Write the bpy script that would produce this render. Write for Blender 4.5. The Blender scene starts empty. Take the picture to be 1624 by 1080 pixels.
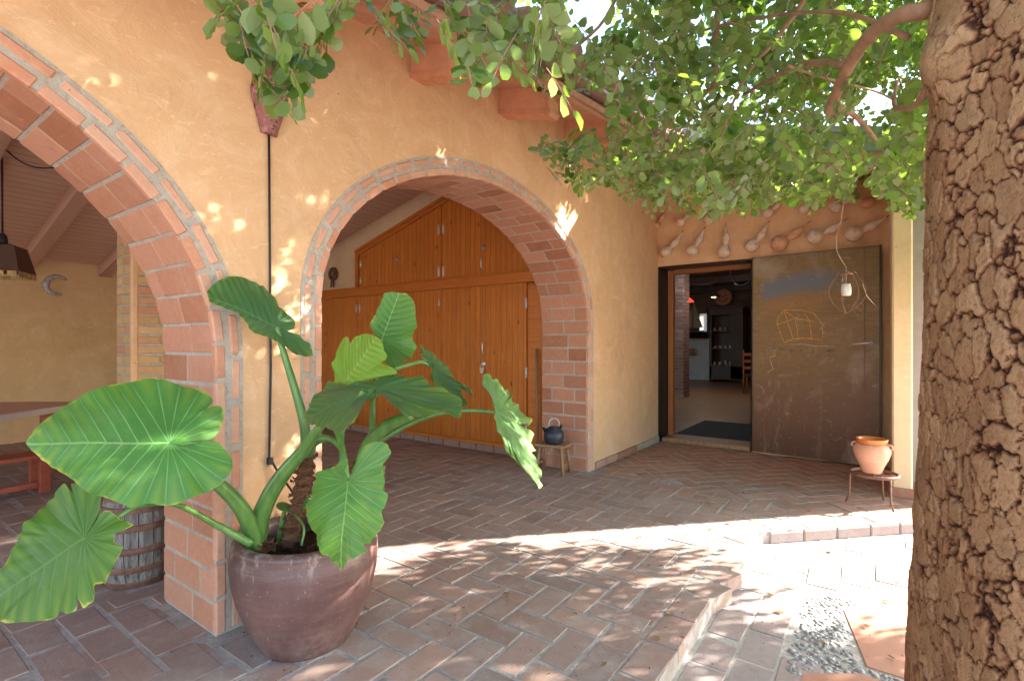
import bpy, math, random
from mathutils import Vector, Matrix, noise
R = random.Random(11)
sc = bpy.context.scene
COL = sc.collection
V = Vector
PI = math.pi

# ------------------------------------------------------------------ camera geometry helpers
F = 812.0; H0 = 1.2; AL = math.atan(583/812.0); CA, SA = math.cos(AL), math.sin(AL)
def ray(px):
    k = (px-812)/F
    return (k*CA-SA, k*SA+CA)
def at(px, py, z):
    x, y = ray(px); return V((x*z, y*z, H0+(545-py)*z/F))
def gnd(px, py, h=0.0):
    return at(px, py, F*(H0-h)/(py-545))
def onX(px, py, X):
    x, y = ray(px); return at(px, py, X/x)
def onY(px, py, Y):
    x, y = ray(px); return at(px, py, Y/y)
def hit(px, py, p0, n):
    o = V((0, 0, H0)); d = at(px, py, 1.0)-o
    return o+d*((p0-o).dot(n)/d.dot(n))
def proj(p):
    r = p[0]*CA+p[1]*SA; z = -p[0]*SA+p[1]*CA
    if z < 0.05: return (1e6, 1e6, z)
    return (812+F*r/z, 545-F*(p[2]-H0)/z, z)

# ------------------------------------------------------------------ mesh builder
class MB:
    def __init__(s): s.v = []; s.f = []; s.m = []; s.smooth = []; s.uv = None; s.uv2 = None; s.att = {}
    def add(s, vs, fs, mi=0, sm=False):
        o = len(s.v); s.v.extend([tuple(p) for p in vs])
        for f in fs: s.f.append([i+o for i in f]); s.m.append(mi); s.smooth.append(sm)
        return s
    def box(s, c, d, rz=0.0, mi=0, bev=0.0, rot=None):
        hx, hy, hz = d[0]/2, d[1]/2, d[2]/2
        M = rot if rot is not None else Matrix.Rotation(rz, 3, 'Z')
        c = V(c)
        b = min(bev, hx*.45, hy*.45, hz*.45)
        if b <= 0:
            P = [V((x, y, z)) for z in (-hz, hz) for y in (-hy, hy) for x in (-hx, hx)]
            s.add([c+M@p for p in P], [(0, 2, 3, 1), (4, 5, 7, 6), (0, 1, 5, 4), (2, 6, 7, 3), (0, 4, 6, 2), (1, 3, 7, 5)], mi)
        else:
            # chamfered box: 24 verts
            vs = []; idx = {}
            for sx in (-1, 1):
                for sy in (-1, 1):
                    for sz in (-1, 1):
                        for ax in range(3):
                            p = [sx*hx, sy*hy, sz*hz]
                            for k in range(3):
                                if k != ax: p[k] -= (sx, sy, sz)[k]*b
                            idx[(sx, sy, sz, ax)] = len(vs); vs.append(c+M@V(p))
            fs = []
            for ax in range(3):
                a1, a2 = [k for k in range(3) if k != ax]
                for sg in (-1, 1):
                    q = []
                    for (u, w) in ((-1, -1), (1, -1), (1, 1), (-1, 1)):
                        t = [0, 0, 0]; t[ax] = sg; t[a1] = u; t[a2] = w
                        q.append(idx[(t[0], t[1], t[2], ax)])
                    fs.append(q)
            for ax in range(3):
                a1, a2 = [k for k in range(3) if k != ax]
                for u in (-1, 1):
                    for w in (-1, 1):
                        q = []
                        for (sg, A) in ((-1, a1), (1, a1), (1, a2), (-1, a2)):
                            t = [0, 0, 0]; t[ax] = sg; t[a1] = u; t[a2] = w
                            q.append(idx[(t[0], t[1], t[2], A)])
                        fs.append(q)
            for sx in (-1, 1):
                for sy in (-1, 1):
                    for sz in (-1, 1):
                        fs.append([idx[(sx, sy, sz, 0)], idx[(sx, sy, sz, 1)], idx[(sx, sy, sz, 2)]])
            s.add(vs, fs, mi)
        return s
    def tube(s, pts, rad, n=8, mi=0, cap=True, flat=1.0, ref=None):
        pts = [V(p) for p in pts]; k = len(pts)
        if not hasattr(rad, '__len__'): rad = [rad]*k
        up = V(ref) if ref is not None else V((0.31, 0.17, 0.93))
        vs = []
        for i, p in enumerate(pts):
            t = (pts[min(i+1, k-1)]-pts[max(i-1, 0)])
            if t.length < 1e-9: t = V((0, 0, 1))
            t.normalize()
            a = up-t*up.dot(t)
            if a.length < 1e-3: a = V((1, 0, 0))-t*t.x
            a.normalize(); b = t.cross(a); up = a if ref is None else up
            for j in range(n):
                th = 2*PI*j/n
                vs.append(p+a*(math.cos(th)*rad[i]*flat)+b*(math.sin(th)*rad[i]))
        fs = [(i*n+j, i*n+(j+1) % n, (i+1)*n+(j+1) % n, (i+1)*n+j) for i in range(k-1) for j in range(n)]
        if cap: fs += [tuple(range(n))[::-1], tuple((k-1)*n+j for j in range(n))]
        return s.add(vs, fs, mi, True)
    def lathe(s, prof, n=32, c=(0, 0, 0), mi=0, wob=0.0):
        c = V(c); vs = []
        for (r, z) in prof:
            for j in range(n):
                th = 2*PI*j/n
                rr = r*(1+wob*math.sin(2*th+z*5))
                vs.append(c+V((rr*math.cos(th), rr*math.sin(th), z)))
        k = len(prof)
        fs = [(i*n+j, i*n+(j+1) % n, (i+1)*n+(j+1) % n, (i+1)*n+j) for i in range(k-1) for j in range(n)]
        if prof[0][0] > 1e-6: fs.append(tuple(range(n))[::-1])
        if prof[-1][0] > 1e-6: fs.append(tuple((k-1)*n+j for j in range(n)))
        return s.add(vs, fs, mi, True)
    def prism(s, poly, axis, lo, hi, mi=0):
        """poly: 2D points; axis 'X','Y','Z' extrude direction"""
        n = len(poly)
        def mk(p, h):
            return {'X': (h, p[0], p[1]), 'Y': (p[0], h, p[1]), 'Z': (p[0], p[1], h)}[axis]
        vs = [mk(p, lo) for p in poly]+[mk(p, hi) for p in poly]
        fs = [tuple(range(n)), tuple(range(n, 2*n))[::-1]]+[(i, i+n, (i+1) % n+n, (i+1) % n) for i in range(n)]
        return s.add(vs, fs, mi)
    def build(s, name, mats, parent=None, off=None):
        me = bpy.data.meshes.new(name)
        me.from_pydata(s.v, [], s.f); me.update()
        if not isinstance(mats, (list, tuple)): mats = [mats]
        for m in mats: me.materials.append(m)
        me.polygons.foreach_set('material_index', s.m)
        me.polygons.foreach_set('use_smooth', s.smooth)
        for nm, arr in (('UVMap', s.uv), ('UV2', s.uv2)):
            if arr:
                l = me.uv_layers.new(name=nm)
                li = [0]*len(me.loops); me.loops.foreach_get('vertex_index', li)
                fl = []
                for i in li: fl.extend(arr[i])
                l.data.foreach_set('uv', fl)
        for nm, arr in s.att.items():
            a = me.attributes.new(nm, 'FLOAT', 'POINT'); a.data.foreach_set('value', arr)
        o = bpy.data.objects.new(name, me); COL.objects.link(o)
        if parent is not None:
            o.parent = parent
            if off is not None: o.location = -V(off)
            elif 'wo' in parent: o.location = -V(parent['wo'])
        return o

def thing(name, label, cat, loc=(0, 0, 0), group=None, rz=0.0, world=True):
    o = bpy.data.objects.new(name, None); COL.objects.link(o)
    o.empty_display_size = .1
    o.location = loc; o.rotation_euler = (0, 0, rz)
    o['label'] = label; o['category'] = cat
    if group: o['group'] = group
    if world: OFF[o.name] = V(loc)
    return o
OFF = {}
def part(name, mb, mats, parent, label=None):
    o = mb.build(name, mats)
    o.parent = parent
    if parent.name in OFF: o.location = -OFF[parent.name]
    if label: o['label'] = label
    return o
def sub(name, mb, mats, parent):
    o = mb.build(name, mats); o.parent = parent; return o
def tag(o, label, cat, group=None):
    o['label'] = label; o['category'] = cat
    if group: o['group'] = group
    return o
def struct(name, mb, mats):
    o = mb.build(name, mats); o['kind'] = 'structure'; return o

# ------------------------------------------------------------------ materials
class NT:
    def __init__(s, name):
        s.m = bpy.data.materials.new(name); s.m.use_nodes = True
        s.t = s.m.node_tree; s.n = s.t.nodes; s.l = s.t.links
        s.b = s.n['Principled BSDF']; s.out = s.n['Material Output']
    def node(s, ty, **kw):
        n = s.n.new(ty)
        for k, v in kw.items(): setattr(n, k, v)
        return n
    def put(s, sock, val):
        if hasattr(val, 'is_linked') or hasattr(val, 'links'): s.l.new(val, sock)
        elif isinstance(val, (tuple, list)) and len(val) == 3 and sock.type == 'RGBA': sock.default_value = (*val, 1)
        else: sock.default_value = val
    def math(s, op, a, b=0.0, c=0.0, clamp=False):
        n = s.node('ShaderNodeMath', operation=op); n.use_clamp = clamp
        s.put(n.inputs[0], a); s.put(n.inputs[1], b); s.put(n.inputs[2], c)
        return n.outputs[0]
    def coord(s, kind='Object'): return s.node('ShaderNodeTexCoord').outputs[kind]
    def mapping(s, vec, scale=(1, 1, 1), rot=(0, 0, 0), loc=(0, 0, 0)):
        n = s.node('ShaderNodeMapping'); s.l.new(vec, n.inputs[0])
        n.inputs['Scale'].default_value = scale; n.inputs['Rotation'].default_value = rot; n.inputs['Location'].default_value = loc
        return n.outputs[0]
    def noise(s, vec, sc_=5, det=4, rough=.55, dist=0.0, col=False):
        n = s.node('ShaderNodeTexNoise'); s.l.new(vec, n.inputs['Vector'])
        n.inputs['Scale'].default_value = sc_; n.inputs['Detail'].default_value = det
        n.inputs['Roughness'].default_value = rough; n.inputs['Distortion'].default_value = dist
        return n.outputs['Color' if col else 'Fac']
    def voro(s, vec, sc_=5, feat='F1', out='Distance', rnd=1.0):
        n = s.node('ShaderNodeTexVoronoi', feature=feat); s.l.new(vec, n.inputs['Vector'])
        n.inputs['Scale'].default_value = sc_; n.inputs['Randomness'].default_value = rnd
        return n.outputs[out]
    def ramp(s, fac, stops):
        n = s.node('ShaderNodeValToRGB'); s.put(n.inputs[0], fac)
        e = n.color_ramp.elements
        while len(e) < len(stops): e.new(.5)
        for i, (p, c) in enumerate(stops):
            e[i].position = p; e[i].color = (*c, 1) if len(c) == 3 else c
        return n.outputs[0]
    def rng(s, v, a, b, c=0.0, d=1.0):
        n = s.node('ShaderNodeMapRange'); n.clamp = True
        s.put(n.inputs[0], v)
        for i, q in enumerate((a, b, c, d)): n.inputs[i+1].default_value = q
        return n.outputs[0]
    def mix(s, f, a, b, mode='MIX'):
        n = s.node('ShaderNodeMix', data_type='RGBA', blend_type=mode)
        s.put(n.inputs[0], f); s.put(n.inputs[6], a); s.put(n.inputs[7], b)
        return n.outputs[2]
    def island(s): return s.node('ShaderNodeNewGeometry').outputs['Random Per Island']
    def bump(s, h, strength=.3, dist=.01, nrm=None):
        n = s.node('ShaderNodeBump'); s.put(n.inputs['Height'], h)
        n.inputs['Strength'].default_value = strength; n.inputs['Distance'].default_value = dist
        if nrm is not None: s.l.new(nrm, n.inputs['Normal'])
        return n.outputs[0]
    def sep(s, vec):
        n = s.node('ShaderNodeSeparateXYZ'); s.l.new(vec, n.inputs[0]); return n.outputs
    def fin(s, col=None, rough=.7, nrm=None, metal=0.0, spec=.5, **kw):
        if col is not None: s.put(s.b.inputs['Base Color'], col)
        s.put(s.b.inputs['Roughness'], rough); s.put(s.b.inputs['Metallic'], metal)
        s.put(s.b.inputs['Specular IOR Level'], spec)
        if nrm is not None: s.l.new(nrm, s.b.inputs['Normal'])
        for k, v in kw.items(): s.put(s.b.inputs[k], v)
        return s.m

def simple(name, col, rough=.6, metal=0.0, var=.15, scale=20, bump=.15, spec=.4):
    t = NT(name); c = t.coord()
    n = t.noise(c, scale, 5, .6)
    a = tuple(x*(1-var) for x in col); b = tuple(min(1, x*(1+var)) for x in col)
    cc = t.ramp(n, [(.3, a), (.7, b)])
    return t.fin(cc, rough, t.bump(t.noise(c, scale*4, 4), bump, .003), metal, spec)

def plaster_mat(name, c1, c2, c3, streak=True):
    t = NT(name); c = t.coord()
    big = t.noise(c, .9, 5, .6, .6)
    mid = t.noise(c, 3.5, 8, .72, 1.6)
    col = t.ramp(big, [(.3, c1), (.7, c2)])
    col = t.mix(t.rng(mid, .47, .72, 0, .75), col, c3)
    col = t.mix(t.rng(t.noise(t.mapping(c, (1, 1, 1), (0, 0, 0), (7, 1, 3)), 2.1, 7, .7, .8), .50, .72, 0, .45), col, tuple(q*.74 for q in c1))
    # trowel arcs, rubbed pale scratches
    sw = t.noise(t.mapping(c, (3, 3, 9), (.4, .2, .5)), 2.2, 7, .78, 3.0)
    col = t.mix(t.rng(sw, .57, .66, 0, .50), col, tuple(min(1, x*1.18+.03) for x in c3))
    sw2 = t.noise(t.mapping(c, (7, 7, 2.2), (-.7, .2, .1)), 2.6, 6, .7, 2.0)
    col = t.mix(t.rng(sw2, .64, .70, 0, .45), col, tuple(min(1, x*1.22+.04) for x in c3))
    z = t.sep(c)[2]
    n2 = t.noise(t.mapping(c, (1, 1, .5)), 3, 5, .7)
    low = t.math('MULTIPLY', t.rng(z, 1.1, .0, 0, 1), t.rng(n2, .35, .7, .1, .8))
    col = t.mix(t.math('MULTIPLY', low, .5), col, (.60, .47, .34))
    pit = t.voro(c, 6, 'F1'); col = t.mix(t.rng(pit, .03, .018, 0, .8), col, (.10, .06, .04))
    pit2 = t.voro(t.mapping(c, (1, 1, 1), (0, 0, 0), (3, 3, 3)), 15, 'F1'); col = t.mix(t.rng(pit2, .05, .02, 0, .4), col, (.30, .18, .10))
    h = t.math('ADD', t.math('MULTIPLY', mid, 1.6), t.math('MULTIPLY', t.noise(c, 70, 3, .6), .10))
    h = t.math('ADD', h, t.math('MULTIPLY', sw, .5))
    return t.fin(col, .88, t.bump(h, .5, .010), 0, .25)
M = {}
M['plaster'] = plaster_mat('ochre_plaster', (.64, .37, .20), (.69, .40, .22), (.76, .50, .32))
M['plaster_top'] = plaster_mat('salmon_plaster', (.52, .21, .10), (.60, .26, .13), (.64, .30, .16))
M['plaster_in'] = plaster_mat('inner_plaster', (.64, .42, .21), (.70, .47, .25), (.75, .54, .32))
M['plaster_pale'] = plaster_mat('pale_plaster', (.78, .56, .33), (.80, .60, .37), (.84, .66, .44))
M['plaster_grey'] = plaster_mat('mauve_plaster', (.30, .26, .27), (.34, .29, .30), (.38, .33, .33))

def brick_mat(name, stops, grime=(.35, .33, .31), gamt=.35, rough=.85, bs=.5, sc_=1.0, dark=None):
    t = NT(name); c = t.coord(); isl = t.island()
    col = t.ramp(isl, stops)
    off = t.node('ShaderNodeVectorMath', operation='ADD')
    t.l.new(c, off.inputs[0]); cmb = t.node('ShaderNodeCombineXYZ'); t.put(cmb.inputs[0], t.math('MULTIPLY', isl, 37.0)); t.put(cmb.inputs[2], t.math('MULTIPLY', isl, 91.0)); t.l.new(cmb.outputs[0], off.inputs[1])
    cc = off.outputs[0]
    n1 = t.noise(cc, 7*sc_, 6, .65, .5)
    col = t.mix(t.rng(n1, .45, .72, 0, gamt), col, grime)
    n2 = t.noise(cc, 30*sc_, 5, .7)
    col = t.mix(t.rng(n2, .35, .65, 0, .28), col, t.mix(.5, col, (.08, .04, .03)))
    sp = t.voro(cc, 26, 'F1'); col = t.mix(t.rng(sp, .10, .04, 0, .6), col, (.07, .05, .045))
    sc2 = t.noise(t.mapping(cc, (1, 1, 1), (0, 0, .6)), 16, 6, .75, 3.0); col = t.mix(t.rng(sc2, .60, .66, 0, .4), col, tuple(min(1, q*1.25) for q in grime))
    h = t.math('ADD', t.math('MULTIPLY', n2, 1.0), t.math('MULTIPLY', t.noise(cc, 110, 4, .7), .5))
    h = t.math('ADD', h, t.math('MULTIPLY', t.noise(cc, 4, 3), 1.5))
    return t.fin(col, rough, t.bump(h, bs, .006), 0, .3)
def floor_mat(name):
    m_ = brick_mat(name, [(0, (.29, .185, .145)), (.3, (.38, .245, .195)), (.55, (.33, .23, .19)), (.8, (.42, .265, .205)), (1, (.28, .20, .17))], (.43, .375, .33), .6)
    nt_ = m_.node_tree; b_ = nt_.nodes['Principled BSDF']; lk = b_.inputs['Base Color'].links[0].from_socket
    t = NT.__new__(NT); t.m = m_; t.t = nt_; t.n = nt_.nodes; t.l = nt_.links; t.b = b_; t.out = nt_.nodes['Material Output']
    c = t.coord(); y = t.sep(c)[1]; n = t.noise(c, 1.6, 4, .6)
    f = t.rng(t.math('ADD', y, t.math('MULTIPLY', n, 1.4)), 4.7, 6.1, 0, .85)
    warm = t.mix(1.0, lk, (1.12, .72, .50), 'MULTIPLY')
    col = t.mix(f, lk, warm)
    # dark damp stains and pale worn patches across several bricks
    col = t.mix(t.rng(t.noise(t.mapping(c, (1, 1, 1), (0, 0, 0), (4, 2, 0)), 1.1, 6, .7, .8), .52, .68, 0, .30), col, (.13, .10, .095))
    t.put(b_.inputs['Base Color'], col)
    return m_
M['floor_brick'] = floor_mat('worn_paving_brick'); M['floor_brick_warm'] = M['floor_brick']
M['low_brick'] = brick_mat('courtyard_brick', [(0, (.34, .25, .225)), (.5, (.40, .30, .27)), (1, (.35, .28, .265))], (.40, .35, .33), .6)
M['arch_brick'] = brick_mat('arch_brick', [(0, (.57, .27, .175)), (.3, (.65, .35, .235)), (.6, (.60, .305, .205)), (.85, (.54, .225, .13)), (1, (.67, .40, .29))], (.58, .36, .26), .45, .82, .45)
M['jamb_tile'] = brick_mat('jamb_tile', [(0, (.46, .195, .11)), (.3, (.54, .25, .155)), (.6, (.48, .21, .125)), (.8, (.37, .14, .072)), (1, (.58, .30, .20))], (.54, .30, .20), .35, .8, .35)
M['yellow_brick'] = brick_mat('yellow_brick', [(0, (.52, .30, .13)), (.3, (.60, .38, .17)), (.6, (.55, .24, .14)), (.75, (.62, .40, .20)), (1, (.50, .33, .15))], (.5, .34, .2), .3)
M['dark_brick'] = brick_mat('indoor_brick', [(0, (.26, .13, .10)), (.4, (.33, .19, .15)), (.7, (.22, .12, .10)), (1, (.38, .25, .20))], (.3, .24, .2), .4)
def mortar(name, c1, c2):
    t = NT(name); c = t.coord(); n = t.noise(c, 12, 6, .7)
    col = t.ramp(n, [(.3, c1), (.7, c2)])
    col = t.mix(t.rng(t.noise(c, 60, 3), .55, .7, 0, .5), col, tuple(x*.6 for x in c1))
    return t.fin(col, .95, t.bump(t.noise(c, 70, 5, .75), .9, .008), 0, .2)
M['mortar'] = mortar('grey_mortar', (.38, .31, .255), (.51, .43, .365))
M['floor_mortar'] = mortar('floor_mortar', (.30, .265, .24), (.46, .42, .39))
M['stucco_beam'] = simple('painted_beam', (.66, .32, .19), .7, var=.12, scale=8)
M['painted_wood'] = simple('painted_eave_board', (.58, .30, .21), .6, var=.15, scale=10)
M['gutter'] = simple('grey_green_gutter', (.30, .34, .26), .5, .2, .15, 9)
M['rooftile'] = simple('roof_tile', (.42, .24, .17), .8, var=.3, scale=6)

def wood_mat(name, c1, c2, c3, axis=2, board=None, baxis=0, rough=.35, groove=.5, knots=True, gs=1.0, coat=0.0):
    t = NT(name); c = t.coord()
    sc_ = [14*gs, 14*gs, 14*gs]; sc_[axis] = 1.1*gs
    x = t.sep(c)
    if board:
        bi = t.math('FLOOR', t.math('DIVIDE', x[baxis], board))
        wn = t.node('ShaderNodeTexWhiteNoise', noise_dimensions='1D'); t.put(wn.inputs['W'], bi)
        rv = wn.outputs['Value']
        cmb = t.node('ShaderNodeCombineXYZ')
        for i in range(3): t.put(cmb.inputs[i], t.math('MULTIPLY', rv, 13.7*(i+1)))
        ad = t.node('ShaderNodeVectorMath', operation='ADD'); t.l.new(c, ad.inputs[0]); t.l.new(cmb.outputs[0], ad.inputs[1]); cc = ad.outputs[0]
    else:
        rv = t.island()
        cmb = t.node('ShaderNodeCombineXYZ')
        for i in range(3): t.put(cmb.inputs[i], t.math('MULTIPLY', rv, 13.7*(i+1)))
        ad = t.node('ShaderNodeVectorMath', operation='ADD'); t.l.new(c, ad.inputs[0]); t.l.new(cmb.outputs[0], ad.inputs[1]); cc = ad.outputs[0]
    g = t.noise(t.mapping(cc, tuple(sc_)), 2.5, 6, .65, 1.2)
    col = t.ramp(g, [(.25, c1), (.5, c2), (.78, c3)])
    col = t.mix(t.math('MULTIPLY', rv, .4), col, c1)
    if knots:
        ks = [7, 7, 7]; ks[axis] = 3.2
        kn = t.voro(t.mapping(cc, tuple(ks)), 1.0, 'F1')
        col = t.mix(t.rng(kn, .11, .05, 0, .85), col, tuple(q*.25 for q in c1))
    h = g
    if board:
        fr = t.math('FRACT', t.math('DIVIDE', x[baxis], board))
        e = t.math('MINIMUM', fr, t.math('SUBTRACT', 1.0, fr))
        gm = t.rng(e, .0, .09, 0, 1)
        h = t.math('ADD', t.math('MULTIPLY', g, .06), gm)
        col = t.mix(t.rng(e, .015, .06, groove, 0), col, tuple(q*.28 for q in c1))
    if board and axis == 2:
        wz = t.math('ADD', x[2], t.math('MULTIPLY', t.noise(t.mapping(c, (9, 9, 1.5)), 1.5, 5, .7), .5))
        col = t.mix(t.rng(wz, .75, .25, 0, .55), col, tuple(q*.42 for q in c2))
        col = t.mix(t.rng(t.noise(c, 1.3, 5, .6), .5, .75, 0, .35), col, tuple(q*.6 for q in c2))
    return t.fin(col, rough, t.bump(h, .6, .006 if board else .002), 0, .4, **{'Coat Weight': coat, 'Coat Roughness': .25})
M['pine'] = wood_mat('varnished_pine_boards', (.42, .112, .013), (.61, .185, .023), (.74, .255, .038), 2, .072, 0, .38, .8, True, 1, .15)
M['pine_trim'] = wood_mat('varnished_pine_rail', (.38, .095, .012), (.55, .16, .022), (.64, .20, .03), 0, None, 0, .38, .5, False, 1, .15)
M['ceil'] = wood_mat('pink_painted_ceiling_boards', (.66, .42, .31), (.76, .50, .38), (.80, .56, .44), 1, .105, 0, .6, .7, False)
M['rafter'] = wood_mat('painted_rafter', (.54, .31, .21), (.64, .39, .28), (.68, .43, .32), 0, None, 0, .6, .5, False)
M['red_wood'] = wood_mat('red_painted_wood', (.33, .075, .04), (.42, .10, .055), (.48, .13, .07), 1, None, 0, .45, .5, False)
M['stool_wood'] = wood_mat('old_stool_wood', (.20, .105, .05), (.34, .19, .10), (.44, .27, .15), 2, None, 0, .6, .5, False)
M['frame_wood'] = wood_mat('door_frame_wood', (.25, .08, .026), (.34, .11, .036), (.40, .14, .048), 2, None, 0, .45, .5, False)
M['dark_wood'] = wood_mat('dark_cabinet_wood', (.035, .018, .012), (.06, .03, .02), (.09, .045, .03), 2, None, 0, .4, .5, False)
M['twig'] = simple('twig_bark', (.26, .14, .09), .8, var=.3, scale=40)
M['limb'] = simple('smooth_branch_bark', (.34, .19, .12), .8, var=.3, scale=18, bump=.6)
M['iron'] = simple('black_iron', (.02, .02, .022), .45, .7, .3, 30)
M['steel'] = simple('brushed_steel', (.72, .71, .69), .35, .55, .1, 50)
M['rust'] = simple('rusty_iron', (.20, .10, .068), .75, .25, .35, 30, .4)
M['black'] = simple('black_painted_steel', (.018, .016, .016), .35, .3, .2, 10)
M['rubber'] = simple('dark_rubber', (.02, .025, .03), .85, 0, .3, 60, .6)
M['cable'] = simple('black_cable', (.02, .018, .02), .5)
M['white_wall'] = simple('indoor_white_wall', (.55, .58, .62), .8, var=.08, scale=3)
M['grey_iron'] = simple('weathered_metal', (.42, .41, .38), .5, .5, .25, 25)
M['glass_j'] = simple('frosted_jar', (.62, .60, .56), .25, 0, .15, 60)
M['lampshade'] = wood_mat('dark_slatted_shade', (.06, .028, .018), (.10, .05, .03), (.14, .07, .04), 1, None, 0, .55, .5, False)
M['lace'] = simple('ochre_lamp_edging', (.46, .30, .12), .7, 0, .4, 50)
M['cream'] = simple('cream_table_edge', (.66, .58, .50), .5, 0, .08, 10)
M['straw'] = simple('bleached_straw', (.58, .47, .32), .9, 0, .3, 80)

def emis(name, col, st):
    t = NT(name); t.put(t.b.inputs['Base Color'], col); t.put(t.b.inputs['Emission Color'], col); t.b.inputs['Emission Strength'].default_value = st
    return t.m
M['led'] = emis('led_panel', (.9, .95, 1.0), 2.2)
M['bulb'] = emis('warm_bulb', (1.0, .62, .28), 3.0)
M['redglow'] = emis('red_shade_glow', (.9, .04, .02), 0.35)

# terracotta & pots
def clay(name, c1, c2, c3, rough, bands=0.0, spec=.4):
    t = NT(name); c = t.coord(); x = t.sep(c)
    n = t.noise(c, 6, 6, .6, .8); n2 = t.noise(t.mapping(c, (3, 3, 26)), 2, 5, .7, .4)
    col = t.ramp(n, [(.3, c1), (.7, c2)])
    col = t.mix(t.rng(n2, .45, .75, 0, .5), col, c3)
    sp = t.noise(c, 80, 3, .6); col = t.mix(t.rng(sp, .66, .74, 0, .4), col, (.65, .55, .48))
    z_ = t.sep(c)[2]; st = t.noise(t.mapping(c, (1, 1, .35)), 11, 6, .75)
    if bands > 1: col = t.mix(t.math('MULTIPLY', t.rng(z_, .16, .0, .15, 1), t.rng(st, .45, .65, 0, .6)), col, (.30, .24, .20)); col = t.mix(t.math('MULTIPLY', t.rng(z_, .33, .40, 0, 1), t.rng(st, .52, .60, 0, .55)), col, (.40, .30, .25)); col = t.mix(t.rng(t.noise(t.mapping(c, (1, 1, .12)), 26, 4, .6), .66, .72, 0, .5), col, (.45, .36, .31))
    if bands < .3: col = t.mix(t.rng(t.noise(c, 26, 6, .75), .50, .66, 0, .7), col, tuple(q*.45 for q in c1))
    h = t.math('ADD', t.math('MULTIPLY', n2, bands), t.noise(c, 60, 4, .6))
    return t.fin(col, t.rng(n, .3, .7, rough-.06, rough+.1), t.bump(h, .3, .004), 0, spec)
M['bigpot'] = clay('glazed_brown_pot', (.088, .042, .038), (.12, .058, .052), (.185, .095, .085), .45, 1.4, .55)
M['vase'] = clay('pale_terracotta', (.62, .30, .18), (.68, .37, .25), (.72, .45, .33), .8, .6)
M['vase_glaze'] = clay('orange_glaze', (.60, .17, .03), (.66, .20, .04), (.55, .13, .02), .2, .4, .6)
M['gourd'] = clay('dried_gourd', (.64, .45, .33), (.72, .54, .41), (.78, .62, .49), .55, .2)
M['gourd_red'] = clay('red_brown_gourd', (.56, .27, .15), (.62, .32, .19), (.66, .38, .25), .5, .2)
M['perf'] = None
t = NT('perforated_red_clay'); c = t.coord(); vo = t.voro(c, 60, 'F1')
col = t.mix(t.rng(vo, .35, .2, 0, .9), (.27, .10, .085), (.05, .02, .02)); col = t.mix(t.rng(t.noise(c, 30, 4), .5, .7, 0, .5), col, (.40, .22, .19))
M['perf'] = t.fin(col, .6, t.bump(vo, .8, .01), 0, .4)

# barrel wood
t = NT('weathered_barrel_staves'); c = t.coord(); isl = t.island()
g = t.noise(t.mapping(c, (30, 30, 3)), 2, 6, .7, 1.0)
col = t.ramp(g, [(.28, (.05, .035, .03)), (.48, (.20, .17, .155)), (.7, (.36, .33, .30))])
col = t.mix(t.math('MULTIPLY', isl, .35), col, (.16, .11, .08))
col = t.mix(t.rng(t.noise(t.mapping(c, (18, 18, 2)), 2, 5, .6), .55, .66, 0, .8), col, (.04, .03, .028))
M['stave'] = t.fin(col, .85, t.bump(g, .8, .006), 0, .2)

# soil
t = NT('potting_soil'); c = t.coord(); n = t.noise(c, 40, 6, .7); vo = t.voro(c, 26, 'F1', 'Color')
col = t.ramp(n, [(.3, (.02, .012, .008)), (.6, (.09, .045, .025)), (.8, (.20, .11, .06))])
M['soil'] = t.fin(col, .95, t.bump(t.math('ADD', n, t.voro(c, 40, 'F1')), 1.0, .03), 0, .2)

# steel door leaf : painted/patinated with chalk smears (real marks on the steel)
t = NT('patinated_steel_door'); c = t.coord(); x = t.sep(c)   # object coords: X 0..1.14 along leaf, Z up
n = t.noise(t.mapping(c, (1.5, 1, 4.5)), 1.6, 7, .65, 1.0); n2 = t.noise(t.mapping(c, (2, 1, 14)), 3, 6, .7, 1.5)
hz = t.math('ADD', x[2], t.math('MULTIPLY', n, .5))
col = t.ramp(t.math('DIVIDE', hz, 2.7), [(.12, (.10, .034, .016)), (.30, (.17, .068, .028)), (.48, (.235, .125, .038)), (.7, (.265, .16, .05)), (.95, (.22, .145, .06))])
col = t.mix(t.rng(n2, .38, .66, 0, .65), col, (.13, .062, .030)); col = t.mix(t.rng(t.noise(t.mapping(c, (6, 1, 1.2)), 2.2, 6, .7, .6), .55, .72, 0, .35), col, (.33, .24, .14))
# orange mist under the blue chalk arc
def arc(cx, cz, r, w, lo, hi):
    dx = t.math('SUBTRACT', x[0], cx); dz = t.math('SUBTRACT', x[2], cz)
    d = t.math('SQRT', t.math('ADD', t.math('MULTIPLY', dx, dx), t.math('MULTIPLY', dz, dz)))
    a = t.math('ABSOLUTE', t.math('SUBTRACT', d, r)); m = t.rng(t.math('ADD', a, t.math('MULTIPLY', t.math('SUBTRACT', n2, .5), .09)), w*.35, w, 1, 0)
    return t.math('MULTIPLY', m, t.rng(x[0], hi, hi-.12, 0, 1)) if lo is None else t.math('MULTIPLY', t.math('MULTIPLY', m, t.rng(x[0], lo, lo+.08, 0, 1)), t.rng(x[0], hi, hi-.25, 0, 1))
col = t.mix(t.math('MULTIPLY', arc(.62, .10, 1.53, .11, .08, .80), .5), col, (.32, .135, .055))
col = t.mix(t.math('MULTIPLY', arc(.62, .02, 1.80, .14, .06, .90), .9), col, (.13, .145, .18))
sm = t.rng(t.noise(t.mapping(c, (1.2, 1, 1.0), (0, .5, 0), (2.3, 0, .4)), 1.7, 4, .5), .57, .72, 0, .45)
col = t.mix(sm, col, (.48, .38, .31))
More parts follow.
